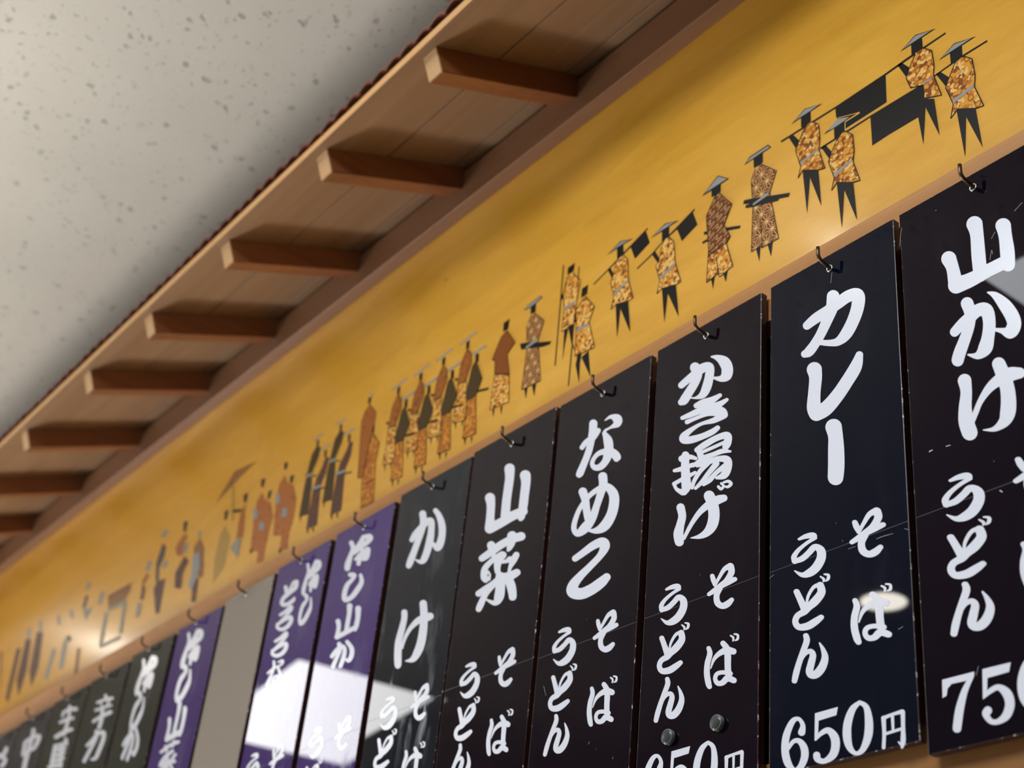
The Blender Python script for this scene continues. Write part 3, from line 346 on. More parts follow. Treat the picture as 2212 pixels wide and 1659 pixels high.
 ["shrine_litter",[["rob3",[-23825,9399,-22820,9346,-22741,9237,-22903,9088,-23605,9094]],["G2",[-23541,9045,-22781,8998,-22902,9092,-23669,9142]],["G2",[-23761,9091,-23639,8428,-23448,8367,-23566,9025]],["G2",[-22973,9078,-22801,8446,-22621,8390,-22788,9017]],["G2",[-23488,8356,-22620,8310,-22724,8390,-23599,8438]],["K",[-23766,9383,-22731,9338,-22763,9362,-23801,9408]]]],
 ["traveller",[["G2",[-24982,9855,-24885,9974,-25097,10069,-25195,9949]],["K2",[-25056,9782,-24860,9709,-24875,9495,-25055,9508]],["G2",[-25003,9494,-24456,9362,-24672,9172]],["G2",[-24048,9309,-24031,9552,-24261,9640,-24276,9395]]]],
 ["traveller",[["K2",[-25564,9085,-25308,8930,-25136,8937,-25388,9091]],["G2",[-25627,9053,-25473,8464,-25206,8385,-25355,8968]]]],
 ["traveller",[["G2",[-25766,9678,-25526,9447,-25351,9414,-25587,9643]]]],
 ["traveller",[["G2",[-26402,9746,-26247,9518,-26048,9465,-26200,9692]]]],
 ["traveller",[["rob3",[-24739,8684,-24543,8121,-24343,8066,-24535,8624]]]],
 ["traveller",[["G2",[-26159,9028,-26154,8432,-25897,8351,-25900,8941]]]],
 ["bearer",[["robd",[-28427,9583,-28134,9529,-28008,8831,-27938,8350,-28206,8501]]]],
 ["bearer",[["G2",[-28064,9922,-27904,9638,-27681,9576,-27837,9857]],["robd",[-27985,9665,-27620,9572,-27344,8863,-27407,8362,-27827,8790]]]],
 ["bearer",[["G2",[-27468,9918,-27249,9611,-27038,9556,-27254,9860]],["robd",[-27397,9668,-26969,9538,-26679,8797,-26767,8401,-27169,8822]]]],
 ["bearer",[["rob3",[-29558,9825,-29319,9725,-28768,8891,-28794,8859]]]],
]

# ------------------------------------------------------------------ the room
def struct(name, me, mat, loc=None): return tag(link(name, me, mat, loc=loc), kind='structure')
struct('ceiling', box_mesh(-9.5, 3.0, -6.0, 0.06, 1.40 + EYE, 1.45 + EYE), M['ceiling'])
struct('floor', box_mesh(-9.5, 3.0, -6.0, 0.06, -0.05, 0.0), M['floor'])
struct('wall_back', box_mesh(-9.5, 3.0, 0.0125, 0.06, 0.0, 1.40 + EYE), M['back'])
# hanging rail over the boards and the plank below them
tag(link('hanging_rail', box_mesh(-7.0, 0.6, -0.0104, 0.012, 0.752 + EYE, 0.8035 + EYE, 0.0008), M['rail']),
    'pale ribbed wooden rail along the wall, from which the menu boards hang', 'rail')
tag(link('lower_plank', box_mesh(-7.0, 0.6, -0.0104, 0.0122, 0.235 + EYE, 0.345 + EYE, 0.0015), M['plank']),
    'orange-brown wooden plank on the wall behind the lower ends of the boards', 'plank')

# ------------------------------------------------------------------ mural panels with their inlaid figures
def clip_convex(poly, tri):
    out = poly
    for i in range(3):
        a, b = tri[i], tri[(i + 1) % 3]; res = []
        sd = lambda p: (b[0] - a[0]) * (p[1] - a[1]) - (b[1] - a[1]) * (p[0] - a[0])
        for k in range(len(out)):
            p, q = out[k], out[(k + 1) % len(out)]; dp, dq = sd(p), sd(q)
            if dp >= 0: res.append(p)
            if (dp > 0 and dq < 0) or (dp < 0 and dq > 0):
                t = dp / (dp - dq); res.append((p[0] + (q[0] - p[0]) * t, p[1] + (q[1] - p[1]) * t))
        out = res
        if len(out) < 3: return []
    return out
def seg_quad(a, b, w):
    dx, dy = b[0] - a[0], b[1] - a[1]; l = math.hypot(dx, dy) or 1; nx, ny = -dy / l * w / 2, dx / l * w / 2
    return [(a[0] + nx, a[1] + ny), (b[0] + nx, b[1] + ny), (b[0] - nx, b[1] - ny), (a[0] - nx, a[1] - ny)]
def pattern(kind, x0, x1, z0, z1, rnd):
    """Convex pieces (material key, polygon) of an inlay pattern over a box, in millimetres, bottom layer first."""
    out = []
    def lattice(s):
        h = s * math.sqrt(3) / 2; j = math.floor(z0 / h) - 1
        while j * h < z1 + h:
            i = math.floor(x0 / s) - 1
            while i * s < x1 + s:
                ox = i * s + (j % 2) * s / 2; yield (ox, j * h), (ox + s, j * h), (ox + s / 2, (j + 1) * h), (ox + 1.5 * s, (j + 1) * h)
                i += 1
            j += 1
    if kind == 'asa':
        for a, b, c, d in lattice(14.5):
            for tri in ((a, b, c), (b, d, c)):
                g = (sum(p[0] for p in tri) / 3, sum(p[1] for p in tri) / 3)
                out.append((0, rnd.choice(['brown', 'umber', 'dbrown', 'brown']), [tri[0], tri[1], g])); out.append((0, rnd.choice(['brown', 'umber', 'brown']), [tri[1], tri[2], g]))
                for k in range(3):
                    out.append((1, 'line', seg_quad(tri[k], tri[(k + 1) % 3], 0.62))); out.append((1, 'line', seg_quad(tri[k], g, 0.62)))
    elif kind in ('yose', 'mos', 'mos2'):
        s = 13.0 if kind == 'yose' else 9.0
        cols = {'yose': ['gold', 'amber', 'umber', 'cream', 'gold'], 'mos': ['cream', 'gold', 'cream', 'amber', 'umber', 'gold'], 'mos2': ['robe', 'gold', 'robe', 'amber']}[kind]
        for a, b, c, d in lattice(s):
            mid = lambda p, q, t=0.5: (p[0] + (q[0] - p[0]) * t, p[1] + (q[1] - p[1]) * t)
            for tri in ((a, b, c), (b, d, c)):
                g = (sum(p[0] for p in tri) / 3, sum(p[1] for p in tri) / 3)
                for k in range(3):
                    p, q, r = tri[k], tri[(k + 1) % 3], tri[(k + 2) % 3]
                    out.append((0, rnd.choice(cols), [p, mid(p, q), g, mid(p, r)]))
                if kind != 'mos2' and rnd.random() < 0.6:
                    k = rnd.randrange(3); out.append((0, 'umber', [tri[k], mid(tri[k], tri[(k + 1) % 3], 0.8), mid(tri[k], g, 0.55)]))
                    out.append((0, 'cream', [tri[k - 1], mid(tri[k - 1], g, 0.9), mid(tri[k - 1], tri[k], 0.45)]))
            if kind == 'yose':
                r = 3.2; cx, cz = a
                hexa = [(cx + r * math.cos(q), cz + r * 1.15 * math.sin(q)) for q in (math.pi / 6 + k * math.pi / 3 for k in range(6))]
                if (round(a[0] / s * 2) + round(a[1] / s)) % 3:
                    out.append((1, 'amber', hexa)); out.append((2, 'gold', [(cx + (p[0] - cx) * .6, cz + (p[1] - cz) * .6) for p in hexa]))
                    for k in range(6): out.append((3, 'dbrown', seg_quad(hexa[k], hexa[(k + 1) % 6], 0.34)))
                else:
                    v = [(-1, 3), (1, 3), (1, 1), (3, 1), (3, -1), (1, -1), (1, -3), (-1, -3), (-1, -1), (-3, -1), (-3, 1), (-1, 1)]
                    v = [(cx + p[0] * 1.05 + p[1] * .15, cz + p[1] * 1.05 + p[0] * .35) for p in v]
                    out.append((1, 'cream', [v[0], v[1], v[6], v[7]])); out.append((1, 'cream', [v[3], v[4], v[9], v[10]]))
                    for k in range(12): out.append((3, 'dbrown', seg_quad(v[k], v[(k + 1) % 12], 0.30)))
    elif kind == 'saya':
        out.append((0, 'brown', [(x0, z0), (x1, z0), (x1, z1), (x0, z1)]))
        for j in range(-12, 30):
            for i in range(-3, 12):
                ox, oz = x0 + i * 11 + (j % 2) * 5.5, z0 + j * 7 + i * 3.4
                pts = [(0, 0), (7, 2.6), (7.6, 5.6), (3.0, 3.8), (2.6, 1.8)] if j % 2 else [(-1, 0), (8, 3.2), (5.0, -2.2), (8.6, -0.8)]
                for k in range(len(pts) - 1):
                    out.append((1, 'line', seg_quad((ox + pts[k][0], oz + pts[k][1]), (ox + pts[k + 1][0], oz + pts[k + 1][1]), 0.62)))
    elif kind in ('stripe', 'dark'):
        base, ln = ('cedar', 'umber') if kind == 'stripe' else ('night', 'nightline')
        out.append((0, base, [(x0, z0), (x1, z0), (x1, z1), (x0, z1)]))
        for j in range(-10, 60):
            z = z0 + j * 3.6; out.append((1, ln, seg_quad((x0 - 5, z), (x1 + 5, z + (x1 - x0 + 10) * (-0.35 if kind == 'stripe' else 0.5)), 0.8)))
    else:
        base = {'rob': 'robe', 'robd': 'dusk', 'rob2': 'robe2', 'rob3': 'robe3'}[kind]
        out.append((0, base, [(x0, z0), (x1, z0), (x1, z1), (x0, z1)]))
        for j in range(60):
            x, z = rnd.uniform(x0, x1), rnd.uniform(z0, z1); r = rnd.uniform(1.2, 2.6)
            out.append((1, rnd.choice(['umber', base, 'robe', 'dusk']), [(x - r, z), (x, z + r), (x + r, z), (x, z - r)]))
    return out

PATTERNED = {'asa', 'yose', 'mos', 'mos2', 'saya', 'stripe', 'dark', 'rob', 'robd', 'rob2', 'rob3'}
def inlay(name, items, parent, rnd):
    verts, faces, fm, slots = [], [], [], []
    def put(poly, key, depth):
        if len(poly) < 3: return
        ar = sum(poly[i][0] * poly[(i + 1) % len(poly)][1] - poly[(i + 1) % len(poly)][0] * poly[i][1] for i in range(len(poly)))
        if abs(ar) < 1e-4: return
        if ar < 0: poly = poly[::-1]              # counter-clockwise in (x, z) faces the room
        if key not in slots: slots.append(key)
        b = len(verts); verts.extend((x / 1000, -depth, z / 1000 + EYE) for x, z in poly)
        faces.append(tuple(range(b, b + len(poly)))); fm.append(slots.index(key))
    depth = 0.00008
    for key, flat in items:
        pts = [(flat[i] / 10, flat[i + 1] / 10) for i in range(0, len(flat), 2)]
        tris = [[(pts[i][0], pts[i][1]) for i in t] for t in geometry.tessellate_polygon([[Vector((x, z, 0)) for x, z in pts]])]
        tris = [t if (t[1][0] - t[0][0]) * (t[2][1] - t[0][1]) - (t[1][1] - t[0][1]) * (t[2][0] - t[0][0]) > 0 else t[::-1] for t in tris]
        if key in PATTERNED:
            xs = [p[0] for p in pts]; zs = [p[1] for p in pts]; bx = (min(xs) - 1, max(xs) + 1, min(zs) - 1, max(zs) + 1)
            for t in tris: put(t, 'gold' if key in ('yose', 'mos', 'mos2') else 'cedar', depth)
            for pi_, (lay, mk, poly) in enumerate(pattern(key, *bx, rnd)):
                if max(p[0] for p in poly) < bx[0] or min(p[0] for p in poly) > bx[1] or max(p[1] for p in poly) < bx[2] or min(p[1] for p in poly) > bx[3]: continue
                ar = sum(poly[i][0] * poly[(i + 1) % len(poly)][1] - poly[(i + 1) % len(poly)][0] * poly[i][1] for i in range(len(poly)))
                if ar < 0: poly = poly[::-1]
                for t in tris: put(clip_convex(poly, t), mk, depth + 0.00003 + 0.00005 * lay + 2.5e-7 * (pi_ % 190))
            depth += 0.00026
            if key not in ('robd', 'rob2', 'rob3'):
                for k in range(len(pts)): put(seg_quad(pts[k], pts[(k + 1) % len(pts)], 0.9), 'ink' if key == 'asa' else 'K', depth)
        else:
            for t in tris: put(t, key, depth)
        depth += 0.00004
    me = bpy.data.meshes.new(name); me.from_pydata(verts, [], faces)
    for mk in slots: me.materials.append(M[mk])
    for i, p in enumerate(me.polygons): p.material_index = fm[i]
    me.update()
    o = bpy.data.objects.new(name, me); COL.objects.link(o); o.parent = parent; return o

panels = []
for x0, x1, lab in ((-1.868, 0.6, 'glossy golden mural panel over the boards, inlaid with porters carrying poles and boxes'),
                    (-4.35, -1.8685, 'glossy golden mural panel of the blurred far end, inlaid with a litter and robed people'),
                    (-7.0, -4.3505, 'outermost golden mural panel beyond the litter scene, without figures')):
    p = link('mural_panel', box_mesh(x0, x1, 0.0, 0.012, 0.8035 + EYE, 1.31 + EYE, 0.0003, 1), M['mural'])
    panels.append(tag(p, lab, 'wall panel', 'golden mural panels above the rail'))
rnd = random.Random(5)
for fname, items in FIG:
    cx = sum(items[0][1][0::2]) / len(items[0][1][0::2]) / 10000
    inlay('inlaid_' + fname, items, panels[0] if cx > -1.868 else panels[1], rnd)

# ------------------------------------------------------------------ the small eave
SL = 0.4305; AN = math.atan(SL)
def soffit_z(y): return 1.1808 + SL * (y + 0.2244) + EYE
eave = empty('eave', (-1.6, 0.0, 1.2 + EYE), 'small wooden eave with rafters and a tiled edge, running along the wall above the mural', 'eave')
def local(me): me.transform(Matrix.Translation((1.6, 0, -(1.2 + EYE)))); return me
link('ledger_board', local(box_mesh(-6.0, 0.4, -0.020, -0.0002, 1.204 + EYE, 1.262 + EYE, 0.001)), M['ledger'], eave)
CUT = [-6.0, -4.2, -2.46, -0.62, 0.4]
for row, (ya, yb) in enumerate(((-0.2376, -0.1384), (-0.1366, -0.0384), (-0.0366, -0.0004))):
    for k in range(len(CUT) - 1):
        o = 0.0 if row != 1 else 0.35
        xa, xb = CUT[k] + (o if k else 0) + 0.0004, CUT[k + 1] + (o if k < len(CUT) - 2 else 0) - 0.0004
        bm = bmesh.new(); th = 0.0136
        vs = [bm.verts.new((x, y, soffit_z(y) + dz)) for x in (xa, xb) for y, dz in ((ya, 0), (yb, 0), (yb, th), (ya, th))]
        for q in ((0, 1, 2, 3), (7, 6, 5, 4), (0, 4, 5, 1), (1, 5, 6, 2), (2, 6, 7, 3), (3, 7, 4, 0)): bm.faces.new([vs[i] for i in q])
        bmesh.ops.recalc_face_normals(bm, faces=bm.faces)
        bmesh.ops.bevel(bm, geom=bm.edges[:], offset=0.0006, segments=1, affect='EDGES')
        me = bpy.data.meshes.new('soffit_plank'); bm.to_mesh(me); bm.free()
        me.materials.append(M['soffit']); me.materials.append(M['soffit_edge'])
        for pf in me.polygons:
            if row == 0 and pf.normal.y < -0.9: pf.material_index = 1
        pk = bpy.data.objects.new('soffit_plank', local(me)); COL.objects.link(pk); pk.parent = eave
# rafters: squared sticks under the planks, cut square at the free end
def rafter_mesh():
    wd, h = 0.0265, 0.0336; c, s = math.cos(AN), math.sin(AN)
    y_in = -0.0195; zi = soffit_z(y_in) - EYE - 0.0002
    # top outer corner at y=-0.2244; bottom outer corner square to the slope
    yo = -0.2244; zo = soffit_z(yo) - EYE - 0.0002
    prof = [(y_in, zi), (yo, zo), (yo + h * s, zo - h * c), (y_in, zi - h / c)]
    bm = bmesh.new(); vs = [bm.verts.new((x, y, z)) for x in (0, wd) for y, z in prof]
    fs = [bm.faces.new([vs[i] for i in q]) for q in ((0, 1, 2, 3), (7, 6, 5, 4), (0, 4, 5, 1), (1, 5, 6, 2), (2, 6, 7, 3), (3, 7, 4, 0))]
    bmesh.ops.recalc_face_normals(bm, faces=bm.faces)
    bmesh.ops.bevel(bm, geom=bm.edges[:], offset=0.0008, segments=2, affect='EDGES')
    me = bpy.data.meshes.new('rafter'); bm.to_mesh(me); bm.free()
    me.materials.append(M['rafter']); me.materials.append(M['end_grain'])
    for p in me.polygons:
        if p.normal.y < -0.8: p.material_index = 1
    return me
rm = rafter_mesh()
for x in (-3.90, -3.66, -3.41, -3.17, -2.933, -2.666, -2.392, -2.110, -1.875, -1.622, -1.357, -1.1136, -0.86, -0.61, -0.36, -0.11, 0.14):
    r = bpy.data.objects.new('rafter', rm); COL.objects.link(r); r.parent = eave; r.location = (x + 1.6, 0, -1.2)
# roof tiles: slightly arched, lapped, the lowest row is seen as a scalloped edge
def tile_mesh(wd=0.034, ln=0.070, rise=0.0085, th=0.0045):
    bm = bmesh.new(); n = 7; rows = []
    for top in (0, 1):
        for e, d in ((0, -0.004), (1, ln)):
            row = []
            for k in range(n):
                u = k / (n - 1); z = rise * math.sin(math.pi * u) + (th if top else 0) + (0.0012 if e == 0 else 0)
                row.append(bm.verts.new((u * wd, d * math.cos(AN), d * math.sin(AN) + z)))
            rows.append(row)
    for k in range(n - 1):
        bm.faces.new((rows[0][k], rows[0][k + 1], rows[1][k + 1], rows[1][k])); bm.faces.new((rows[2][k], rows[3][k], rows[3][k + 1], rows[2][k + 1]))
        bm.faces.new((rows[0][k], rows[2][k], rows[2][k + 1], rows[0][k + 1])); bm.faces.new((rows[1][k], rows[1][k + 1], rows[3][k + 1], rows[3][k]))
    for k in (0, n - 1): bm.faces.new((rows[0][k], rows[1][k], rows[3][k], rows[2][k]))
    bmesh.ops.recalc_face_normals(bm, faces=bm.faces)
    me = bpy.data.meshes.new('roof_tile'); bm.to_mesh(me); bm.free(); me.materials.append(M['tile']); return me
tm = tile_mesh(); tr = random.Random(11); x = -4.0; n = 0
base_y, base_z = -0.2376, soffit_z(-0.2376) - EYE + 0.0136 - 1.2
while x < 0.3 and n < 140:
    t = bpy.data.objects.new('roof_tile', tm); COL.objects.link(t); t.parent = eave
    t.location = (x + 1.6, base_y + tr.uniform(-0.0012, 0.0010), base_z + tr.uniform(-0.0004, 0.0012)); t.rotation_euler = (tr.uniform(-.02, .02), tr.uniform(-.03, .03), 0)
    x += 0.0308 + tr.uniform(-0.0012, 0.0012); n += 1
bm = bmesh.new()                                          # the courses above, out of the camera's sight
for row in (1, 2, 3):
    for k in range(140):
        n0 = len(bm.verts); bm.from_mesh(tm); bm.verts.ensure_lookup_table()
        bmesh.ops.translate(bm, verts=bm.verts[n0:], vec=(-2.4 + k * 0.0308 + (row % 2) * 0.015, base_y + row * 0.056, base_z + row * 0.056 * SL + 0.006))
me = bpy.data.meshes.new('upper_tile_courses'); bm.to_mesh(me); bm.free()
tag(link('upper_tile_courses', me, M['tile'], eave), kind='stuff')

# ------------------------------------------------------------------ menu boards
YF = 0.0208; TH = 0.0074                        # distance of the board face from the wall plane; thickness
def ribbon_mesh(G, sx=1.0, sz=1.0, ox=0.0, oz=0.0):
    """Brush strokes (centre x, z in 0.1 mm from the board's top left corner; brush width) as one flat vinyl shape.
    m is the slant of the brush's footprint on the board. Returns vertices (x, z, layer) and faces."""
    V, Fc = [], []
    a, b, c, d = G['m']; det = a * d - b * c
    for li, st in enumerate(G['s']):
        kn = [(st[i] / 10, st[i + 1] / 10, max(st[i + 2] / 10 - 0.9, 0.5)) for i in range(0, len(st), 3)]
        px = [((d * X - b * Z) / det, (-c * X + a * Z) / det, w) for X, Z, w in kn]      # into the brush's own frame
        if len(px) == 1: px = px * 2
        ext = [px[0]] + px + [px[-1]]; cs = []
        for i in range(1, len(ext) - 2):
            p0, p1, p2, p3 = ext[i - 1:i + 3]; n = 7
            for k in range(n + (1 if i == len(ext) - 3 else 0)):
                t = k / n
                cs.append(tuple(0.5 * ((2 * p1[q]) + (-p0[q] + p2[q]) * t + (2 * p0[q] - 5 * p1[q] + 4 * p2[q] - p3[q]) * t * t + (-p0[q] + 3 * p1[q] - 3 * p2[q] + p3[q]) * t ** 3) for q in range(3)))
        L_, R_ = [], []
        for i, (x, y, w) in enumerate(cs):
            q0, q1 = cs[max(i - 1, 0)], cs[min(i + 1, len(cs) - 1)]; dx, dy = q1[0] - q0[0], q1[1] - q0[1]; l = math.hypot(dx, dy) or 1
            nx, ny = -dy / l * max(w, 0.4) / 2, dx / l * max(w, 0.4) / 2; L_.append((x + nx, y + ny)); R_.append((x - nx, y - ny))
        polys = [[L_[i], L_[i + 1], R_[i + 1], R_[i]] for i in range(len(cs) - 1)]
        discs = [cs[-1]] + [cs[i] for i in range(0, len(cs), 7)]
        for x, y, w in discs:
            polys.append([(x + max(w, .4) / 2 * math.cos(q), y + max(w, .4) / 2 * math.sin(q)) for q in (2 * math.pi * k / 16 for k in range(16))])
        for pi, P in enumerate(polys):
            P = [(a * x + b * y, c * x + d * y) for x, y in P]
            ar = sum(P[i][0] * P[(i + 1) % len(P)][1] - P[(i + 1) % len(P)][0] * P[i][1] for i in range(len(P)))
            if abs(ar) < 1e-6: continue
            if ar < 0: P = P[::-1]
            n0 = len(V); V += [(x * sx + ox, z * sz + oz, li) for x, z in P]; Fc.append(tuple(range(n0, n0 + len(P))))
    for st in G['p']:
        P = [(st[i] / 10 * sx + ox, st[i + 1] / 10 * sz + oz) for i in range(0, len(st), 2)]
        for t in geometry.tessellate_polygon([[Vector((x, z, 0)) for x, z in P]]):
            T = [P[i] for i in t]; ar = (T[1][0] - T[0][0]) * (T[2][1] - T[0][1]) - (T[1][1] - T[0][1]) * (T[2][0] - T[0][0])
            if ar < 0: T = T[::-1]
            n0 = len(V); V += [(x, z, 0) for x, z in T]; Fc.append((n0, n0 + 1, n0 + 2))
    return V, Fc
CACHE = {}
def character_mesh(G, name):
    """Union of the overlapping stroke pieces, so that every letter is one clean flat shape."""
    if id(G) in CACHE: return CACHE[id(G)]
    V, Fc = ribbon_mesh(G)
    P2 = [(round(x, 2), round(z, 2)) for x, z, li in V]
    E2 = [(f[i], f[(i + 1) % len(f)]) for f in Fc for i in range(len(f)) if P2[f[i]] != P2[f[(i + 1) % len(f)]]]
    vo, ed, fo, _, _, _ = geometry.delaunay_2d_cdt([Vector(p) for p in P2], E2, [], 0, 1e-3, False)
    boxes = [(min(P2[i][0] for i in f), max(P2[i][0] for i in f), min(P2[i][1] for i in f), max(P2[i][1] for i in f), [P2[i] for i in f]) for f in Fc]
    keep = []
    for f in fo:
        x = sum(vo[i].x for i in f) / len(f); z = sum(vo[i].y for i in f) / len(f)
        for x0, x1, z0, z1, q in boxes:
            if x < x0 or x > x1 or z < z0 or z > z1: continue
            ins = False; j = len(q) - 1
            for i in range(len(q)):
                if (q[i][1] > z) != (q[j][1] > z) and x < (q[j][0] - q[i][0]) * (z - q[i][1]) / (q[j][1] - q[i][1]) + q[i][0]: ins = not ins
                j = i
            if ins: keep.append(f); break
    me = bpy.data.meshes.new(name); me.from_pydata([(p.x / 1000, 0, p.y / 1000) for p in vo], [], keep)
    me.update(); me.materials.append(M['letter'])
    bm = bmesh.new(); bm.from_mesh(me)
    bmesh.ops.remove_doubles(bm, verts=bm.verts, dist=1e-6)
    for f in bm.faces:
        if f.normal.y > 0: f.normal_flip()
    bm.to_mesh(me); bm.free()
    CACHE[id(G)] = me; return me
def character(G, board, sx=1.0, sz=1.0, ox=0.0, oz=0.0, name='character'):
    o = bpy.data.objects.new(name, character_mesh(G, name)); COL.objects.link(o); o.parent = board
    o.location = (ox / 1000, -0.00012, oz / 1000); o.scale = (sx, 1, sz); return o

ROOT = {}
def make_board(key, mat, label, h=0.452, w=0.1425, tilt=(0, 0), side='core', seam=True, group='lacquered menu boards in a row on the wall'):
    bx, bz = BOARD[key]
    root = empty('menu_board', (bx / 1000, -YF, bz / 1000 + EYE), label, 'menu board', group)
    ROOT[key] = root
    root.rotation_euler = (math.radians(tilt[0]), 0, math.radians(tilt[1]))
    bm = bmesh.new(); bmesh.ops.create_cube(bm, size=1)
    for v in bm.verts: v.co = ((v.co.x + .5) * w, (v.co.y + .5) * TH, (v.co.z - .5) * h)
    bmesh.ops.bevel(bm, geom=bm.edges[:], offset=0.0007, segments=2, affect='EDGES', profile=0.6)
    me = bpy.data.meshes.new('panel'); bm.to_mesh(me); bm.free()
    for mm in (M[mat], M[side], M['wear']): me.materials.append(mm)
    for p in me.polygons:
        n = p.normal
        p.material_index = 0 if n.y < -0.99 else (2 if n.y < -0.05 else 1)
    o = bpy.data.objects.new('panel', me); COL.objects.link(o); o.parent = root
    if seam:
        zz = -0.2815 + tilt[0] * 0
        link('film_seam', box_mesh(0.0006, w - 0.0006, -0.00007, 0.0001, zz - 0.00018, zz + 0.00018), M['seam'], root)
    return root
REF = GL['kak']
def block(board, dx=0.0, dz=0.0, price=None):
    """The line printed low on each board: two columns and, where in view, the price."""
    for k in ('so', 'ba', 'u', 'do', 'n'): character(REF[k], board, 1, 1, dx, dz)
    if price:
        for k in price: character(GL[k[0]][k[1]], board, 1, 1, k[2], k[3], 'numeral')

b = make_board('yam', 'black', 'glossy black menu board lettered 山かけ, nearest the camera, cut by the picture edge', h=0.4585)
for k in ('yama', 'ka', 'ke', 'seven', 'five'): character(GL['yam'][k], b)
block(b, 5, -0.8, [('cur', 'zero', 0.8, 0), ('cur', 'yen', 0.8, 0)])
b = make_board('cur', 'navy', 'glossy navy menu board lettered カレー with a price of 650円', h=0.4475, w=0.1405)
for k in ('ka', 're', 'cho'): character(GL['cur'][k], b)
block(b, 4.2, -0.5, [('cur', k, 0, 0) for k in ('six', 'five', 'zero', 'yen')])
b = make_board('kak', 'black', 'glossy black menu board lettered かき揚げ with two round magnets above its price', h=0.452, w=0.1402)
for k in ('ka', 'ki', 'age', 'ge'): character(REF[k], b)
block(b, 0, 0, [('cur', k, -3.6, 0) for k in ('six', 'five', 'zero', 'yen')])
b = make_board('nam', 'black', 'glossy black menu board lettered なめこ, beside the かき揚げ board', h=0.452, w=0.1425)
for k in ('na', 'me', 'ko'): character(GL['nam'][k], b)
block(b, 2.4, -0.8)
b = make_board('san', 'black', 'glossy black menu board lettered 山菜 between the なめこ and かけ boards', h=0.452, w=0.1485)
for k in ('yama', 'sai'): character(GL['san'][k], b)
block(b, 6.6, -1.6)
b = make_board('kake', 'char', 'worn charcoal menu board lettered かけ with dusty smears, beside two purple boards', h=0.452, tilt=(0, 0.4), w=0.1445)
for k in ('ka', 'ke'): character(GL['kake'][k], b)
block(b, 6.3, -2)
b = make_board('p1', 'purple', 'purple menu board lettered 冷し山か, hanging directly beside the charcoal board', h=0.452, tilt=(0, -0.3), w=0.1375)
for k in ('rei', 'shi', 'yama', 'ka'): character(GL['p1'][k], b)
block(b, 2, -1)
P1 = GL['p1']
b = make_board('p2', 'purple', 'purple menu board with two columns of characters, 冷し and とろろ', h=0.452, w=0.1375)
for k in ('to', 'ro', 'roro', 'na', 'nafe'): character(GL['p2'][k], b)
character(P1['rei'], b, .71, 1.10, 54.4, 6.8); character(P1['shi'], b, .66, 1.12, 57.2, 14.6)
block(b, -1, -1)
make_board('gr', 'taupe', 'blank taupe board without lettering between purple boards', h=0.452, seam=False, w=0.141)
b = make_board('p3', 'purple', 'purple menu board lettered 冷し山菜, between the blank taupe board and the green ones', h=0.452, seam=False)
character(P1['rei'], b, 1.0, 1.35, -0.3, 14.9); character(P1['shi'], b, .94, 1.48, 1.4, 35.9); character(P1['yama'], b, 1.03, 1.35, -1.8, 27.8)
character(GL['p3']['sai'], b)
b = make_board('dA', 'green', 'grey-green menu board lettered 冷しか, beside the last purple board', h=0.452, seam=False, w=0.15)
character(P1['rei'], b, 1.06, 1.42, 6.8, 14.5); character(P1['shi'], b, .88, 1.6, 18.0, 39.2); character(P1['ka'], b, 1.15, 1.5, 2.0, 110)
b = make_board('dB', 'green', 'grey-green menu board in the blurred far row, lettered 辛カ', h=0.452, seam=False, w=0.152)
for g in GL['dB'].values(): character(g, b)
b = make_board('dC', 'green', 'grey-green menu board in the blurred far row, with 生 as its top character', h=0.452, seam=False, w=0.152)
for g in GL['dC'].values(): character(g, b)
b = make_board('dD', 'slate', 'slate menu board in the blurred far row, lettered 中', h=0.452, seam=False, w=0.152)
for g in GL['dD'].values(): character(g, b)
b = make_board('dE', 'slate', 'slate menu board at the far end, its top character そ cut by the edge', h=0.452, seam=False, w=0.152)
for g in GL['dE'].values(): character(g, b)
make_board('dF', 'slate', 'slate menu board beyond the far end, outside the picture', h=0.452, seam=False, w=0.152)

def marks(key, name, board):
    o = character(GL[key][name], board, name='scratches'); me = o.data; me.materials.clear(); me.materials.append(M['scratch'])
    o['kind'] = 'stuff'; o.location.y = -0.00016
for key, name in (('cur', 'marks'), ('cur', 'hair'), ('yam', 'marks'), ('yam', 'nick'), ('nam', 'marks')): marks(key, name, ROOT[key])

# ------------------------------------------------------------------ hooks the boards hang on, and the magnets
HK = [('yam', 73.9, -14, '山かけ board nearest the camera'), ('cur', 70.4, -15.1, 'navy カレー board'), ('kak', 68.8, -14.1, 'black かき揚げ board with magnets'), ('nam', 70.6, -14.5, 'black なめこ board'),
      ('san', 73.2, -16.6, 'black 山菜 board next to the charcoal one'), ('kake', 69.9, -13.5, 'charcoal かけ board'), ('p1', 68.9, -12.1, 'purple 冷し山か board'), ('p2', 64, -8.7, 'purple two-column board'),
      ('gr', 63, -7.9, 'blank taupe board'), ('p3', 60, -3.3, 'last purple board'), ('dA', 62, -3.3, 'grey-green 冷しか board'), ('dB', 68, -5, 'second grey-green board, blurred 辛カ'),
      ('dC', 68, -5, 'third grey-green board, blurred 生'), ('dD', 68, -5, 'slate 中 board'), ('dE', 68, -5, 'slate board at the far end')]
hr = random.Random(3)
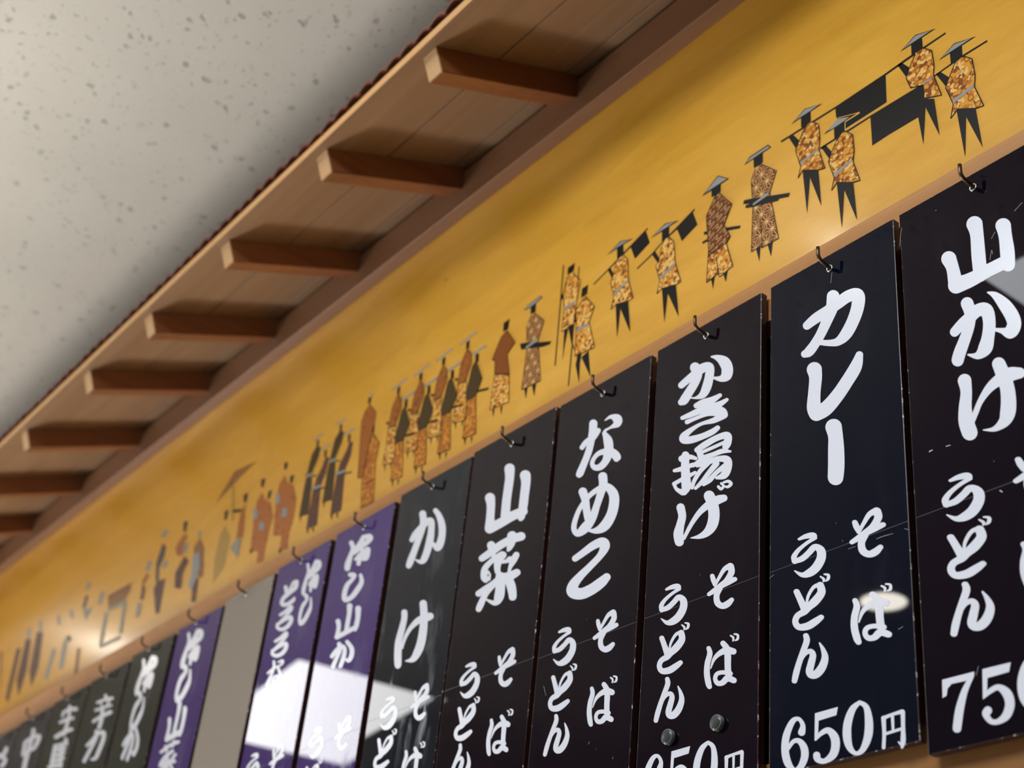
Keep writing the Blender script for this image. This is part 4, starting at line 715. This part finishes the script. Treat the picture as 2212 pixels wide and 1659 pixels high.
for key, dx, dz, what in HK:
    bx, bz = BOARD[key]; hx, hz = (bx + dx) / 1000, (bz + dz) / 1000 + EYE
    t = empty('hook', (hx, -YF, hz), 'bent wire hook holding up the ' + what, 'hook', 'wire hooks along the rail')
    la = hr.uniform(-0.0008, 0.0012)
    pts = [(0, 0.016, -0.001), (0, 0.002, 0), (la * .3, -0.006, 0.0014), (la * .6, -0.0115, 0.0026), (la, -0.0140, 0.0042), (la, -0.0150, 0.0066), (la, -0.0151, 0.0105), (la, -0.0152, 0.0148)]
    tube('wire', pts, 0.0017, M['wire'], t)
    bm = bmesh.new(); R0, r0, n1, n2 = 0.0029, 0.0008, 18, 8; vs = []
    for i in range(n1):
        a = 2 * math.pi * i / n1
        vs.append([bm.verts.new(((R0 + r0 * math.cos(q)) * math.cos(a), -0.0004 + r0 * math.sin(q), (R0 + r0 * math.cos(q)) * math.sin(a))) for q in (2 * math.pi * j / n2 for j in range(n2))])
    for i in range(n1):
        for j in range(n2):
            f = bm.faces.new((vs[i][j], vs[i][(j + 1) % n2], vs[(i + 1) % n1][(j + 1) % n2], vs[(i + 1) % n1][j])); f.smooth = True
    bmesh.ops.recalc_face_normals(bm, faces=bm.faces)
    me = bpy.data.meshes.new('eyelet'); bm.to_mesh(me); bm.free(); link('eyelet', me, M['steel'], t)

def magnet(dx, dz, label):
    bx, bz = BOARD['kak']
    t = empty('magnet', ((bx + dx) / 1000, -YF - 0.0001, (bz + dz) / 1000 + EYE), label, 'magnet', 'round magnets on the かき揚げ board')
    def lathe(name, prof, mat):
        bm = bmesh.new(); n = 40; rings = [[bm.verts.new((r * math.cos(q), -d, r * math.sin(q))) for q in (2 * math.pi * k / n for k in range(n))] for r, d in prof]
        for i in range(len(rings) - 1):
            for k in range(n):
                f = bm.faces.new((rings[i][k], rings[i][(k + 1) % n], rings[i + 1][(k + 1) % n], rings[i + 1][k])); f.smooth = True
        bm.faces.new(rings[-1]); bmesh.ops.recalc_face_normals(bm, faces=bm.faces)
        me = bpy.data.meshes.new(name); bm.to_mesh(me); bm.free(); return link(name, me, mat, t)
    lathe('rim', [(0.0062, 0), (0.0066, 0.0006), (0.0066, 0.0036), (0.0063, 0.0043), (0.0058, 0.0046), (0.0055, 0.0042)], M['magnet_rim'])
    lathe('face', [(0.0056, 0.0040), (0.0053, 0.0045), (0.0038, 0.0048), (0.0005, 0.0049)], M['magnet'])
magnet(97.7, -396.4, 'round dark magnet on the かき揚げ board, above the yen sign')
magnet(40.8, -396.6, 'round dark magnet on the かき揚げ board, above the first numeral')
